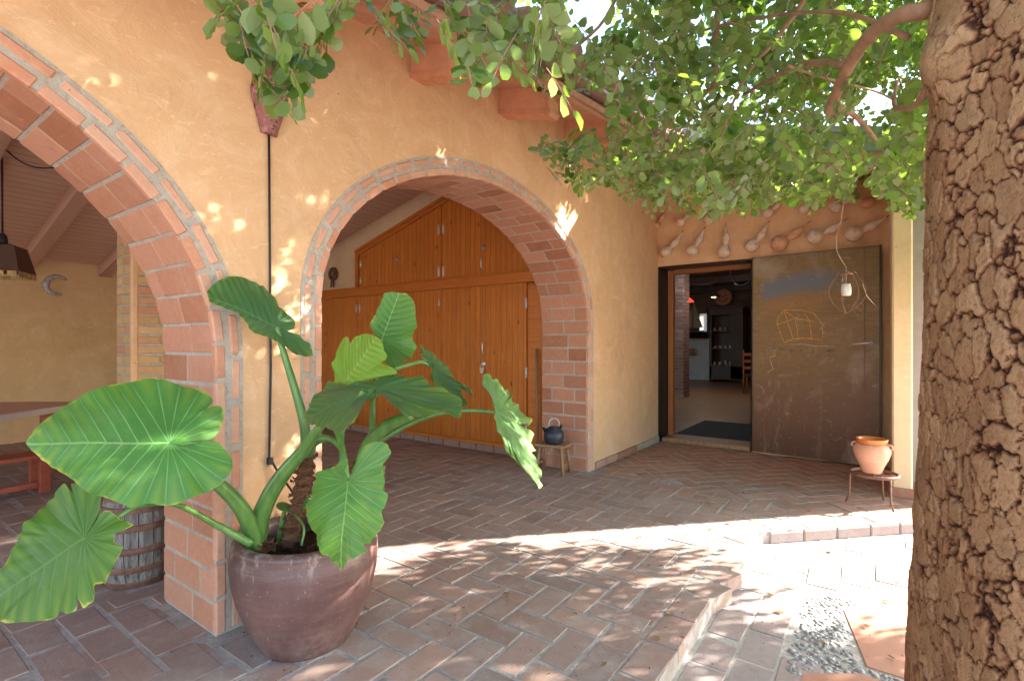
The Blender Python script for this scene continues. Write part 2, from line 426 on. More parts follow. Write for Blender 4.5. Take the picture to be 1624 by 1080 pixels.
scr = t.noise(t.mapping(c, (1, 1, 1), (0, .7, 0)), 4, 8, .8, 4.0); col = t.mix(t.rng(scr, .58, .62, 0, .38), col, (.42, .33, .25))
M['door_steel'] = t.fin(col, t.rng(n2, .3, .7, .28, .5), t.bump(n2, .12, .003), .0, .35)
M['chalk_o'] = simple('orange_chalk', (.80, .34, .05), .95, 0, .3, 90)
M['chalk_w'] = simple('pale_chalk', (.60, .42, .30), .95, 0, .3, 90)
M['chalk_k'] = simple('black_chalk', (.03, .03, .03), .95)

# pebbles & slab
M['pebble'] = brick_mat('river_pebble', [(0, (.24, .24, .25)), (.4, (.36, .35, .34)), (.7, (.32, .28, .25)), (1, (.46, .45, .43))], (.36, .33, .30), .4, .8, .2)
M['slab'] = simple('smooth_red_slab', (.50, .245, .165), .6, 0, .12, 5, .3)
M['yard'] = mortar('gritty_concrete', (.42, .38, .34), (.52, .48, .44))

# bark
t = NT('carob_bark'); c = t.coord()
ck = t.node('ShaderNodeAttribute', attribute_name='crk').outputs['Fac']; ce = t.node('ShaderNodeAttribute', attribute_name='cel').outputs['Fac']
col = t.ramp(ce, [(.0, (.28, .155, .080)), (.35, (.375, .215, .112)), (.7, (.32, .19, .10)), (1.0, (.45, .275, .15))])
fn = t.noise(c, 45, 7, .72, .6)
warp = t.node('ShaderNodeVectorMath', operation='ADD'); t.l.new(c, warp.inputs[0]); wsc = t.node('ShaderNodeVectorMath', operation='SCALE'); t.l.new(t.noise(c, 14, 4, .6, 0, True), wsc.inputs[0]); wsc.inputs['Scale'].default_value = .05; t.l.new(wsc.outputs[0], warp.inputs[1])
mcr = t.voro(t.mapping(warp.outputs[0], (1, 1, .7)), 42, 'DISTANCE_TO_EDGE')
mc = t.rng(mcr, .0, .035, 0, 1)
col = t.mix(t.rng(fn, .3, .62, .5, 0), col, (.17, .085, .045))
lich = t.noise(c, 7, 6, .65); col = t.mix(t.rng(lich, .50, .70, 0, .28), col, (.34, .27, .16))
col = t.mix(t.rng(t.noise(t.mapping(c, (1, 1, .35)), 5, 4, .6), .60, .74, 0, .45), col, (.32, .15, .08))
col = t.mix(t.rng(mc, 0, 1, .18, 0), col, (.16, .075, .04))
col = t.mix(t.rng(ck, .85, .3, 0, 1), col, (.17, .070, .034))
col = t.mix(t.rng(ck, .38, .1, 0, 1), col, (.028, .012, .008))
h = t.math('ADD', fn, t.math('MULTIPLY', t.noise(c, 150, 4, .7), .35))
h = t.math('ADD', h, t.math('MULTIPLY', mc, .15))
M['bark'] = t.fin(col, .92, t.bump(h, .75, .007), 0, .2)

# foliage of the tree
def leafmat(name, c1, c2, c3, trans=.35, rough=.35, back=(.14, .20, .05)):
    t = NT(name); isl = t.island()
    col = t.ramp(isl, [(0, tuple(q*.45 for q in c1)), (.25, c1), (.5, c2), (.82, c3), (1, back)])
    bf = t.node('ShaderNodeNewGeometry').outputs['Backfacing']
    col2 = t.mix(t.math('MULTIPLY', bf, .55), col, back)
    t.fin(col2, rough, None, 0, .45)
    tr = t.node('ShaderNodeBsdfTranslucent'); t.put(tr.inputs[0], t.mix(.6, col, (.30, .50, .03)))
    mx = t.node('ShaderNodeMixShader'); mx.inputs[0].default_value = trans
    t.l.new(t.b.outputs[0], mx.inputs[1]); t.l.new(tr.outputs[0], mx.inputs[2]); t.l.new(mx.outputs[0], t.out.inputs[0])
    return t.m
M['carob'] = leafmat('carob_leaf', (.055, .115, .032), (.12, .19, .048), (.21, .265, .085), .54, .25, (.31, .34, .16))

# big elephant ear leaves
def earmat(name, base, light, edge_amt=.5, bs=.4):
    t = NT(name)
    uv = t.node('ShaderNodeUVMap', uv_map='UVMap').outputs[0]; u2 = t.node('ShaderNodeUVMap', uv_map='UV2').outputs[0]
    a, b = t.sep(uv)[0], t.sep(uv)[1]; rr, th = t.sep(u2)[0], t.sep(u2)[1]
    c = t.coord()
    wob = t.math('MULTIPLY', t.math('SUBTRACT', t.noise(c, 6, 3), .5), .05)
    ab = t.math('ABSOLUTE', b)
    s = t.math('ADD', t.math('SUBTRACT', a, t.math('MULTIPLY', ab, .55)), wob)
    s1 = t.math('MULTIPLY', s, 8.5)
    ang = t.math('ARCTAN2', ab, a)
    s2 = t.math('MULTIPLY', t.math('SUBTRACT', 1.0681, ang), 3.6)
    sel = t.math('GREATER_THAN', s, 0.0)
    sv = t.math('ADD', t.math('MULTIPLY', sel, s1), t.math('MULTIPLY', t.math('SUBTRACT', 1.0, sel), s2))
    fr = t.math('FRACT', t.math('ADD', sv, 20.0)); e = t.math('MINIMUM', fr, t.math('SUBTRACT', 1.0, fr))
    veinw = t.math('MULTIPLY', t.rng(e, .0, .07, 1, 0), t.rng(rr, .98, .5, .25, 1))
    mid = t.math('MULTIPLY', t.rng(ab, .004, .013, 1, 0), t.math('GREATER_THAN', a, -0.01))
    vein = t.math('MAXIMUM', veinw, mid)
    n = t.noise(c, 9, 5, .6); n2 = t.noise(c, 38, 4, .6)
    fine = t.voro(c, 70, 'DISTANCE_TO_EDGE')
    col = t.ramp(n, [(.3, base), (.7, tuple(q*1.3 for q in base))])
    # yellowing bands between veins toward the rim
    yb = t.math('MULTIPLY', t.rng(rr, .45, 1.0, 0, 1), t.rng(e, .10, .5, 0, 1))
    col = t.mix(t.math('MULTIPLY', yb, .55), col, (.19, .28, .03))
    col = t.mix(t.math('MULTIPLY', vein, .75), col, light)
    # rim : yellow then brown, only in patches
    rimn = t.noise(c, 14, 4, .65)
    rim = t.rng(t.math('ADD', rr, t.math('MULTIPLY', t.math('SUBTRACT', rimn, .5), .35)), .985, 1.04, 0, 1)
    col = t.mix(t.math('MULTIPLY', rim, edge_amt), col, (.42, .40, .05))
    rim2 = t.rng(t.math('ADD', rr, t.math('MULTIPLY', t.math('SUBTRACT', rimn, .5), .30)), 1.055, 1.085, 0, 1)
    col = t.mix(t.math('MULTIPLY', rim2, edge_amt), col, (.40, .22, .09))
    fk = t.voro(c, 34, 'F1'); col = t.mix(t.math('MULTIPLY', t.rng(fk, .16, .06, 0, 1), t.rng(t.noise(c, 12, 3), .52, .60, 0, .8)), col, (.22, .16, .05))
    du = t.noise(c, 5, 6, .7); col = t.mix(t.rng(du, .5, .75, 0, .25), col, (.20, .24, .13))
    h = t.math('ADD', t.math('MULTIPLY', t.rng(e, 0, .5, 0, 1), 1.0), t.math('MULTIPLY', n2, .12))
    h = t.math('ADD', h, t.math('MULTIPLY', t.rng(fine, 0, .12, 0, 1), .05))
    nr = t.bump(h, bs, .006)
    t.fin(col, t.rng(n, .3, .7, .42, .55), nr, 0, .32)
    tr = t.node('ShaderNodeBsdfTranslucent'); t.put(tr.inputs[0], t.mix(.5, col, (.20, .42, .02)))
    mx = t.node('ShaderNodeMixShader'); mx.inputs[0].default_value = .17
    t.l.new(t.b.outputs[0], mx.inputs[1]); t.l.new(tr.outputs[0], mx.inputs[2]); t.l.new(mx.outputs[0], t.out.inputs[0])
    return t.m
M['ear'] = earmat('elephant_ear_green', (.048, .150, .026), (.24, .37, .14), .8)
M['ear_dark'] = earmat('elephant_ear_dark_green', (.030, .095, .032), (.13, .23, .11), .6)
M['ear_old'] = earmat('elephant_ear_worn', (.045, .115, .014), (.12, .20, .05), 1.0, .12)
M['ear_pale'] = earmat('elephant_ear_pale', (.085, .19, .065), (.22, .34, .15), .85)
M['ear_yellow'] = earmat('elephant_ear_yellow_green', (.13, .23, .022), (.32, .42, .10), .8)
t = NT('petiole_green'); c = t.coord(); n = t.noise(t.mapping(c, (4, 4, 1)), 8, 5, .6)
M['petiole'] = t.fin(t.ramp(n, [(.3, (.055, .13, .028)), (.55, (.09, .19, .04)), (.8, (.15, .25, .06))]), .35, t.bump(n, .2, .003), 0, .5)
t = NT('fibrous_stem'); c = t.coord(); n = t.noise(t.mapping(c, (1, 1, 4)), 22, 6, .75, 1.5)
M['stem'] = t.fin(t.ramp(n, [(.3, (.05, .022, .012)), (.5, (.24, .10, .05)), (.75, (.46, .24, .12))]), .85, t.bump(n, 1.0, .03), 0, .3)
# ================================================================== SETTING
# upper terrace and lower courtyard
WX, WXB = -2.21, -2.71          # arcade wall faces
WY = 6.15                       # door wall face
def soffA(X, Y): return 2.92+.115*(Y-2.06)-.26*(X+2.21)
def topB(X): return 3.013-.26*X
KERB = [(-.656, -6.0), (-.645, 1.2), (-.64, 2.48)]
nz = 5
for i in range(nz):                              # saw-toothed brick edge
    y0 = 2.52+i*(3.56-2.52)/nz; y1 = 2.52+(i+1)*(3.56-2.52)/nz
    KERB += [(-.645, y0), (-.625, y0+.02), (-.655, y1-.02)]
KERB += [(-.585, 3.62), (.125, 4.343), (1.6, 5.84)]
terr_poly = KERB+[(1.6, 6.6), (-9.5, 6.6), (-9.5, -6.0)]
def inpoly(x, y, poly):
    c = False; n = len(poly)
    for i in range(n):
        x1, y1 = poly[i]; x2, y2 = poly[(i+1) % n]
        if (y1 > y) != (y2 > y) and x < (x2-x1)*(y-y1)/(y2-y1)+x1: c = not c
    return c
# ground sheet reaching the horizon
m = MB(); m.add([(-90, -90, -.11), (90, -90, -.11), (90, 90, -.11), (-90, 90, -.11)], [(0, 1, 2, 3)])
struct('ground', m, M['yard'])
m = MB(); m.prism([(-.9, -6), (4.5, -6), (4.5, 6.6), (-.9, 6.6)], 'Z', -.10, -.0805); struct('courtyard_base', m, M['yard'])
m = MB(); m.prism(terr_poly, 'Z', -.106, -.0028); struct('terrace_bed', m, M['floor_mortar'])

def paver(m, cx, cy, lx, ly, rz, z, th=.03, b=.0032, mi=0):
    """one brick with worn, slightly irregular arrises (its own island)"""
    ca, sa = math.cos(rz), math.sin(rz)
    j = [R.uniform(-.004, .004) for _ in range(8)]
    tl = [R.uniform(-.0012, .0012) for _ in range(4)]
    cs = [(-lx/2+j[0], -ly/2+j[1]), (lx/2+j[2], -ly/2+j[3]), (lx/2+j[4], ly/2+j[5]), (-lx/2+j[6], ly/2+j[7])]
    vs = []
    for (ins, zz) in ((0, z-th), (0, z-b*.8), (b, z)):
        for k, (x, y) in enumerate(cs):
            x2 = x-math.copysign(ins, x); y2 = y-math.copysign(ins, y)
            vs.append((cx+x2*ca-y2*sa, cy+x2*sa+y2*ca, zz+(tl[k] if ins else 0)))
    fs = [(8, 9, 10, 11)]
    for q in (0, 4): fs += [(q+i, q+(i+1) % 4, q+(i+1) % 4+4, q+i+4) for i in range(4)]
    m.add(vs, fs, mi)

U = .134; J = .0165
def inside_walls(x, y):
    if WXB-.02 < x < WX+.02:
        if .995+.0 < y < 1.48 or y > 4.29: return True
    return False
mA, mC = MB(), MB(); EDX = -.925
def zone(x, y):
    # 0 straight herringbone, 1 diagonal warm herringbone by the door, 2 rows under the left arch
    if x > EDX and y < 3.66: return 9
    dk = (x+.585)*-.7133+(y-3.62)*.7009      # distance inside the diagonal kerb
    if x > -.62 and dk < .145 and y > 3.5: return 9
    if y > 4.55-.35*(x+2.2)*.6 and x > -2.25: return 1
    if y < .93 and x < -1.95-(.93-y)*.9: return 2
    return 0
def ok(x, y, lx, ly, rz):
    ca, sa = math.cos(rz), math.sin(rz)
    cs = [(x+a*lx/2*ca-b*ly/2*sa, y+a*lx/2*sa+b*ly/2*ca) for a in (-1, 1) for b in (-1, 1)]
    return all(inpoly(p[0], p[1], terr_poly) for p in cs)
def try_paver(m, x, y, lx, ly, rz, dz=0):
    if y < -3.2 or x < -9.0 or y > 6.42: return
    if y > 6.13 and not (-2.2 < x < -1.1): return
    if not ok(x, y, lx, ly, rz):
        # cut brick: shrink toward the inside if the centre is inside
        return
    paver(m, x, y, lx, ly, rz, R.uniform(-.0012, .0012)+dz)
def herring(m, zid, org, rz, rng_):
    ca, sa = math.cos(rz), math.sin(rz)
    for i in range(-rng_, rng_):
        for k in range(-rng_, rng_):
            for (bx, by, w_, h_) in ((0, 0, 2, 1), (0, 1, 1, 2)):
                x0 = i+2*k+bx; y0 = i-2*k+by
                lx, ly = x0*U+w_*U/2, y0*U+h_*U/2
                x = org[0]+lx*ca-ly*sa; y = org[1]+lx*sa+ly*ca
                if inside_walls(x, y): continue
                dz = 0
                if zone(x, y) != zid:
                    if zid == 1 or not any(zone(x+a, y+b) == zid for a in (-.10, .10) for b in (-.10, .10)): continue
                    dz = -.0022
                if x < -6 and y > 4.5: continue
                try_paver(m, x, y, w_*U-J, h_*U-J, rz, dz)
herring(mA, 0, (-1.6, 1.5), 0.0, 46)
herring(mC, 1, (-1.2, 5.2), PI/4, 26)
for col_i, cx in enumerate((-.710, -.850)):          # stretcher rows along the terrace edge
    y = -3.0+col_i*.12
    while y < 3.55:
        l = .25; k_ = max(0, min(1, (y-2.35)/.2))
        if y+l < 2.55: paver(mA, cx, y+l/2, .132, l-.012, 0, R.uniform(-.002, .001), .05)
        else:
            l = .205; tw_ = -.30 if col_i == 0 else 0
            paver(mA, cx+(.022 if col_i == 0 else .0), y+l/2, .150 if col_i == 0 else .128, l-.014, tw_, R.uniform(-.002, .001), .07)
        y += l
dgx, dgy = math.cos(.7941), math.sin(.7941); s_ = .04
while s_ < 3.1:
    l = .26; cx, cy = -.585+dgx*(s_+l/2)-dgy*.075, 3.62+dgy*(s_+l/2)+dgx*.075
    paver(mA, cx, cy, l-.012, .128, .7941, R.uniform(-.002, .001), .05); s_ += l
yy = .93-.066
row = 0
while yy > -3.2:
    xx = -9+(row % 2)*.13
    while xx < -1.8:
        L = .27 if R.random() < .7 else .135
        if zone(xx+L/2, yy) == 2 and not (WXB < xx < WX and yy > .9): try_paver(mA, xx+L/2, yy, L-.016, .128, 0)
        xx += L
    yy -= .145; row += 1
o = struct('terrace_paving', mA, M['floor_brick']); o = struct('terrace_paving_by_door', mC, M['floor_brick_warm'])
# edge bricks of the straight kerb and of the diagonal kerb
m = MB()
y = -3.0
while y < 2.45:
    m.box((-.6525, y+.125, -.050), (.016, .238, .062), 0, 0, .004); y += .25
d = V((.708, .85)).normalized() if False else V((1.017, 1.2, 0)).normalized()
a0 = V((-.575, 3.626, 0)); L = (V((1.6, 5.84, 0))-a0).length; s = 0; rz = .7941
dd = V((math.cos(rz), math.sin(rz), 0)); nn = V((math.sin(rz), -math.cos(rz), 0))
while s < L-.2:
    l = R.uniform(.19, .26); p = a0+dd*(s+l/2)-nn*.006
    m.box((p.x, p.y, -.045), (l-.01, .03, .07), rz, 0, .006); s += l
struct('kerb', m, M['low_brick'])
# lower courtyard paving
m = MB(); x = -.64+.085; c_ = 0
while x < .9:
    yy = -1.0+(c_ % 2)*.13
    while yy < 4.4+x:
        cx, cy = x, yy+.13
        # paved strip narrows toward the trunk where pebbles and slabs take over
        lim = (-.60+.02 < x) and (x < -.27 if 2.3 < cy < 3.1 else x < -.22 if cy <= 2.3 else x < .25) and cy < 3.62+(x+.58)*1.15
        if lim: paver(m, cx, cy, .139, .245, 0, -.078+R.uniform(-.002, .002), .02)
        yy += .258
    x += .151; c_ += 1
struct('courtyard_paving', m, M['low_brick'])
m = MB()
for poly in ([(-.04, 2.47), (-.14, 2.93), (-.10, 3.0), (.22, 3.42), (1.7, 3.3), (1.7, 2.4)], [(-.24, 2.27), (-.06, 2.40), (1.7, 2.33), (1.7, 1.0), (-.24, 1.0)]):
    m.prism(poly, 'Z', -.10, -.0765)
struct('red_slab', m, M['slab'])
m = MB()
ico = [(0, 0, 1)]+[(math.cos(a)*.9, math.sin(a)*.9, .42) for a in [i*2*PI/6 for i in range(6)]]+[(math.cos(a), math.sin(a), -.2) for a in [i*2*PI/6+.3 for i in range(6)]]
pf = [(0, 1+i, 1+(i+1) % 6) for i in range(6)]+[(1+i, 7+i, 7+(i+1) % 6, 1+(i+1) % 6) for i in range(6)]
for i in range(3200):
    x, y = R.uniform(-.30, .5), R.uniform(2.25, 3.75)
    if any(inpoly(x, y, p) for p in ([(-.06, 2.45), (-.15, 2.95), (.22, 3.43), (1.7, 3.4), (1.7, 2.4)], [(-.24, 2.0), (-.24, 2.28), (-.06, 2.41), (1.7, 2.35), (1.7, 1.9)])): continue
    if y > 3.05 and x < .12: continue
    if y > 3.25+x: continue
    sx, sy, sz = R.uniform(.010, .024), R.uniform(.008, .017), R.uniform(.005, .011); a = R.uniform(0, 6.28)
    m.add([(x+sx*p[0]*math.cos(a)-sy*p[1]*math.sin(a), y+sx*p[0]*math.sin(a)+sy*p[1]*math.cos(a), -.083+sz*p[2]) for p in ico], pf, 0, True)
o = m.build('pebbles', M['pebble']); o['kind'] = 'stuff'; o['label'] = 'grey river pebbles set in the concrete beside the red slabs'; o['category'] = 'pebbles'
# fallen leaf bits and grit on the paving
m = MB()
for i in range(1100):
    x, y = R.uniform(-2.2, .3), R.uniform(1.0, 5.2)
    if not inpoly(x, y, terr_poly): z = -.073
    else: z = .002
    s = R.uniform(.0025, .007); a = R.uniform(0, 6.3)
    m.add([(x+s*math.cos(a), y+s*math.sin(a), z), (x+s*.5*math.cos(a+1.6), y+s*.5*math.sin(a+1.6), z+.002), (x-s*math.cos(a), y-s*math.sin(a), z+.001), (x-s*.5*math.cos(a+1.6), y-s*.5*math.sin(a+1.6), z)], [(0, 1, 2, 3)])
for i in range(70):
    x, y = R.uniform(-2.15, .4), R.uniform(1.0, 4.9)
    z = .003 if inpoly(x, y, terr_poly) else -.072
    s = R.uniform(.012, .024); a = R.uniform(0, 6.3); ca_, sa_ = math.cos(a), math.sin(a)
    pts_ = [(s, 0), (s*.5, s*.55), (-s*.5, s*.5), (-s, 0), (-s*.5, -s*.5), (s*.5, -s*.55)]
    m.add([(x+u_*ca_-v_*sa_, y+u_*sa_+v_*ca_, z+R.uniform(0, .007)) for u_, v_ in pts_], [(0, 1, 2, 3), (0, 3, 4, 5)], 1)
o = m.build('leaf_litter', [simple('dry_litter', (.05, .035, .025), .9), simple('dry_leaf', (.26, .16, .07), .8, 0, .4, 40)]); o['kind'] = 'stuff'; o['label'] = 'dry leaves and dark specks of litter scattered on the brick paving'; o['category'] = 'litter'

# ------------------------------------------------------------------ arcade wall
ARCH = [dict(c=2.888, a=1.402, b=.906, s=1.416), dict(c=-.41, a=1.404, b=1.084, s=1.154)]
def arch_path(A, off=0.0, n=400):
    """fine polyline from near-base jamb (high Y side) over the crown to the other jamb, offset outward"""
    pts = []
    a, b, s, c = A['a']+off, A['b']+off, A['s'], A['c']
    for i in range(40): pts.append((c+a, s*i/40))
    for i in range(n+1):
        th = PI*i/n; pts.append((c+a*math.cos(th), s+b*math.sin(th)))
    for i in range(1, 41): pts.append((c-a, s*(1-i/40)))
    return pts
def resample(pts, step):
    L = [0]
    for i in range(1, len(pts)): L.append(L[-1]+math.hypot(pts[i][0]-pts[i-1][0], pts[i][1]-pts[i-1][1]))
    n = max(1, round(L[-1]/step)); st = L[-1]/n
    out = []; k = 0
    for i in range(n+1):
        d = min(i*st, L[-1])
        while k < len(L)-2 and L[k+1] < d: k += 1
        f = (d-L[k])/max(1e-9, L[k+1]-L[k])
        out.append((pts[k][0]+(pts[k+1][0]-pts[k][0])*f, pts[k][1]+(pts[k+1][1]-pts[k][1])*f))
    return out, st
wall = thing('arcade_wall', 'ochre plastered wall with two brick-edged arches behind the potted plant', 'wall', (WX, 1.2, 0))
def openz(y, extra=.104):
    for A in ARCH:
        if abs(y-A['c']) < A['a']+extra-1e-6:
            u = (y-A['c'])/(A['a']+extra)
            return A['s']+(A['b']+extra)*math.sqrt(max(0, 1-u*u))
    return None
ys = [-6.0, -4.0, -2.5]
for A in ARCH[::-1]:
    e = A['a']+.104
    ys += [A['c']-e*math.cos(PI*i/56) for i in range(57)]
ys = [y for y in ys]; ys += [4.7, 5.2, 5.7, WY+.3]
ys = sorted(set(round(y, 5) for y in ys))
m = MB()
for i in range(len(ys)-1):
    y0, y1 = ys[i], ys[i+1]
    mid = openz((y0+y1)/2)
    if mid is None: z0 = z1 = -.02
    else:
        z0 = openz(y0); z1 = openz(y1)
        A = [A for A in ARCH if abs((y0+y1)/2-A['c']) < A['a']+.104][0]
        if z0 is None: z0 = A['s']
        if z1 is None: z1 = A['s']
    t0, t1 = soffA(WX, y0)+.02, soffA(WX, y1)+.02
    for X, fl in ((WX, 0), (WXB, 1)):
        q = [(X, y0, z0), (X, y1, z1), (X, y1, t1), (X, y0, t0)]
        m.add(q if not fl else q[::-1], [(0, 1, 2, 3)])
    if mid is not None: m.add([(WX, y0, z0), (WXB, y0, z0), (WXB, y1, z1), (WX, y1, z1)], [(0, 1, 2, 3)])
for A in ARCH:
    for sg in (-1, 1):
        y = A['c']+sg*(A['a']+.104)
        m.add([(WX, y, -.02), (WXB, y, -.02), (WXB, y, A['s']), (WX, y, A['s'])], [(0, 1, 2, 3)])
part('plaster', m, M['plaster'], wall)
for ai, A in enumerate(ARCH):
    # mortar core
    p_in, p_out = arch_path(A, .0030), arch_path(A, .112)
    m = MB(); k = len(p_in)
    vs = []
    for (a_, b_) in zip(p_in, p_out):
        vs += [(WX+.0025, a_[0], a_[1]), (WX+.0025, b_[0], b_[1]), (WXB+.004, a_[0], a_[1]), (WXB+.004, b_[0], b_[1])]
    fs = []
    for i in range(k-1):
        o_ = i*4; n_ = o_+4
        fs += [(o_, o_+1, n_+1, n_), (o_+2, n_+2, n_+3, o_+3), (o_, n_, n_+2, o_+2), (o_+1, o_+3, n_+3, n_+1)]
    m.add(vs, fs); part('mortar_bed', m, M['mortar'], wall)
    # jamb tiles (rows across the thickness)
    row, st = resample(arch_path(A, .022), .129)
    m = MB(); m2 = MB()
    for i in range(len(row)-1):
        p, q = row[i], row[i+1]; cy, cz = (p[0]+q[0])/2, (p[1]+q[1])/2
        ang = math.atan2(q[1]-p[1], q[0]-p[0]); Ls = math.hypot(q[0]-p[0], q[1]-p[1])
        lens = [.25, .25] if i % 2 == 0 else [.13, .25, .12]
        if R.random() < .12: lens = [.2, .3]
        x = WX-.012
        for li, l in enumerate(lens):
            rot = Matrix.Rotation(ang, 3, 'X')
            jx = R.uniform(-.002, .002)
            # box axes: X thickness dir, Y along path, Z radial
            tgt = m
            tgt.box((x-l/2, cy+R.uniform(-.001, .001), cz), (l-.010, Ls-.014, .040+R.uniform(0, .003)), 0, 0, .003, rot)
            x -= l
    part('jamb_tiles', m, M['jamb_tile'], wall)
    # face bricks of inner ring
    row, st = resample(arch_path(A, .020), .129 if ai == 0 else .15)
    m = MB()
    for i in range(len(row)-1):
        p, q = row[i], row[i+1]; cy, cz = (p[0]+q[0])/2, (p[1]+q[1])/2
        ang = math.atan2(q[1]-p[1], q[0]-p[0]); Ls = math.hypot(q[0]-p[0], q[1]-p[1])
        m.box((WX-.010+R.uniform(-.002, .002), cy, cz), (.034, Ls-.015, .041+R.uniform(-.002, .003)), 0, 0, .006, Matrix.Rotation(ang+R.uniform(-.012, .012), 3, 'X'))
    row, st = resample(arch_path(A, .081), .150 if ai == 0 else .19)
    for i in range(len(row)-1):
        p, q = row[i], row[i+1]; cy, cz = (p[0]+q[0])/2, (p[1]+q[1])/2
        ang = math.atan2(q[1]-p[1], q[0]-p[0]); Ls = math.hypot(q[0]-p[0], q[1]-p[1])
        m.box((WX-.024+R.uniform(-.003, .003), cy, cz), (.064, Ls-R.uniform(.016, .026), .040+R.uniform(-.004, .004)), 0, 0, .009, Matrix.Rotation(ang+R.uniform(-.02, .02), 3, 'X'))
    part('arch_ring', m, M['arch_brick'], wall)
# skirting
m = MB(); y = 4.42
for l in (.22, .27, .27, .25):
    m.box((WX+.012, y+l/2, .038), (.034, l-.016, .066), 0, 0, .004); y += l
part('brick_skirting', m, M['floor_brick'], wall)
m = MB(); m.box((WX+.008, (y+WY)/2, .034), (.02, WY-y, .07), 0, 0, .003); part('plaster_skirting', m, M['mortar'], wall)
m = MB(); y = .999+.13
for l in (.12, .13):
    m.box((WX+.010, y+l/2, .05), (.03, l-.012, .10), 0, 0, .004); y += l
part('brick_skirting', m, M['arch_brick'], wall)
# eave: rafter ends, soffit, fascia
for k, y0 in enumerate((.32, 1.20, 2.064, 2.915, 3.85, 4.75)):
    m = MB()
    yc = y0+.055
    def zz(X, dz): return soffA(X, yc)+dz
    x0, x1 = WX-.02, -1.80
    poly = [(x0, zz(x0, -.150)), (x1, zz(x1, -.150)), (x1, zz(x1, .0)), (x0, zz(x0, 0))]
    m.prism(poly, 'Y', yc-.045, yc+.045)
    e = part('rafter_end', m, M['stucco_beam'], wall)
    m = MB()
    x1 += .025
    poly = [(x0, zz(x0, -.188)), (x1-.02, zz(x1, -.188)), (x1, zz(x1, -.165)), (x1, zz(x1, -.150)), (x0, zz(x0, -.150))]
    m.prism(poly, 'Y', yc-.06, yc+.06); m.box((x1-.03, yc, zz(x1, -.11)), (.03, .12, .08)); sub('corbel_board', m, simple('corbel_paint', (.60, .27, .15), .7), e)
def sheared(m, prof, y0, y1, mi=0):
    """profile in (X, dz) with dz relative to soffit at that X, extruded along the rising eave"""
    n = len(prof)
    vs = [(x, y0, soffA(x, y0)+dz) for x, dz in prof]+[(x, y1, soffA(x, y1)+dz) for x, dz in prof]
    m.add(vs, [tuple(range(n)), tuple(range(n, 2*n))[::-1]]+[(i, i+n, (i+1) % n+n, (i+1) % n) for i in range(n)], mi)
m = MB(); sheared(m, [(WXB, 0), (-1.76, 0), (-1.76, .025), (WXB, .025)], -6, 5.44); part('soffit', m, M['painted_wood'], wall)
m = MB(); sheared(m, [(-1.775, -.035), (-1.745, -.035), (-1.745, .05), (-1.775, .05)], -6, 5.44)
sheared(m, [(-1.745, -.005), (-1.715, -.005), (-1.700, .03), (-1.72, .055), (-1.745, .055)], -6, 5.44)
part('fascia', m, M['painted_wood'], wall)
m = MB(); sheared(m, [(-1.74, .058), (-1.64, .058), (-1.60, .085), (-1.60, .11), (-1.64, .12), (-1.74, .12)], -6, 5.44)
part('drip_board', m, simple('mauve_drip_board', (.34, .21, .19), .5), wall)

# roof over the porch (two slopes)
roof = thing('porch_roof', 'tiled double-pitch roof above the arcade wall', 'roof', (-3.9, 0, 3.6))
m = MB()
def slab(m, x0, z0, x1, z1, y0, y1, th): m.add([(x0, y0, z0), (x1, y0, z1), (x1, y1, z1), (x0, y1, z0), (x0, y0, z0+th), (x1, y0, z1+th), (x1, y1, z1+th), (x0, y1, z0+th)], [(0, 3, 2, 1), (4, 5, 6, 7), (0, 1, 5, 4), (1, 2, 6, 5), (2, 3, 7, 6), (3, 0, 4, 7)])
m = MB(); sheared(m, [(-3.92, .13), (-1.62, .13), (-1.62, .20), (-3.92, .20)], -6, 5.44)
slab(m, -8.9, 2.35, -3.92, 3.62, -6, 6.6, .12)
part('tile_slopes', m, M['rooftile'], roof)
m = MB()
for i in range(58):
    y = -5.8+i*.19
    if y > 5.3: break
    z0 = soffA(-1.62, y)+.21; m.tube([(-3.9, y, soffA(-3.9, y)+.21), (-1.58, y, z0)], .055, 8)
part('cover_tile', m, M['rooftile'], roof)
roof.children[-1]['kind'] = 'stuff'

# interior ceiling and rafters
ceil = thing('porch_ceiling', 'pink painted board ceiling with rafters under the porch roof', 'ceiling', (-5.5, 1, 2.9))
m = MB(); slab(m, -8.6, 2.225, -3.92, 3.395, -6, 4.75, .02); slab(m, -3.92, 3.395, WXB, 3.081, -6, 4.75, .02)
part('boards', m, M['ceil'], ceil)
for y in (-1.2, -.45, .25, .92, 1.62, 2.40, 3.2, 3.95):
    m = MB()
    def cz(x): return 2.25+.25*(x+8.5)
    m.add([(x, yy, cz(x)-dz) for x in (-8.5, -3.92) for yy in (y-.065, y+.065) for dz in (.15, 0.0)], [(0, 1, 3, 2), (4, 6, 7, 5), (0, 4, 5, 1), (2, 3, 7, 6), (0, 2, 6, 4), (1, 5, 7, 3)])
    part('rafter', m, M['rafter'], ceil)
m = MB(); m.box((-3.92, -.6, 3.27), (.16, 10.6, .2)); part('ridge_beam', m, M['rafter'], ceil)

bw = thing('porch_back_wall', 'ochre plastered back wall of the porch seen through the left arch', 'wall', (-8.55, -.6, 0))
m = MB(); m.box((-8.56, -.6, 1.2), (.12, 10.7, 2.5)); part('plaster', m, M['plaster_in'], bw)
ew = thing('porch_end_wall', 'ochre plastered end wall behind the pine cupboards', 'wall', (-5.6, 4.75, 0))
m = MB(); m.prism([(-8.6, -.02), (WXB, -.02), (WXB, 3.1), (-3.92, 3.42), (-8.6, 2.27)], 'Y', 4.74, 4.9); part('plaster', m, M['plaster_pale'], ew)

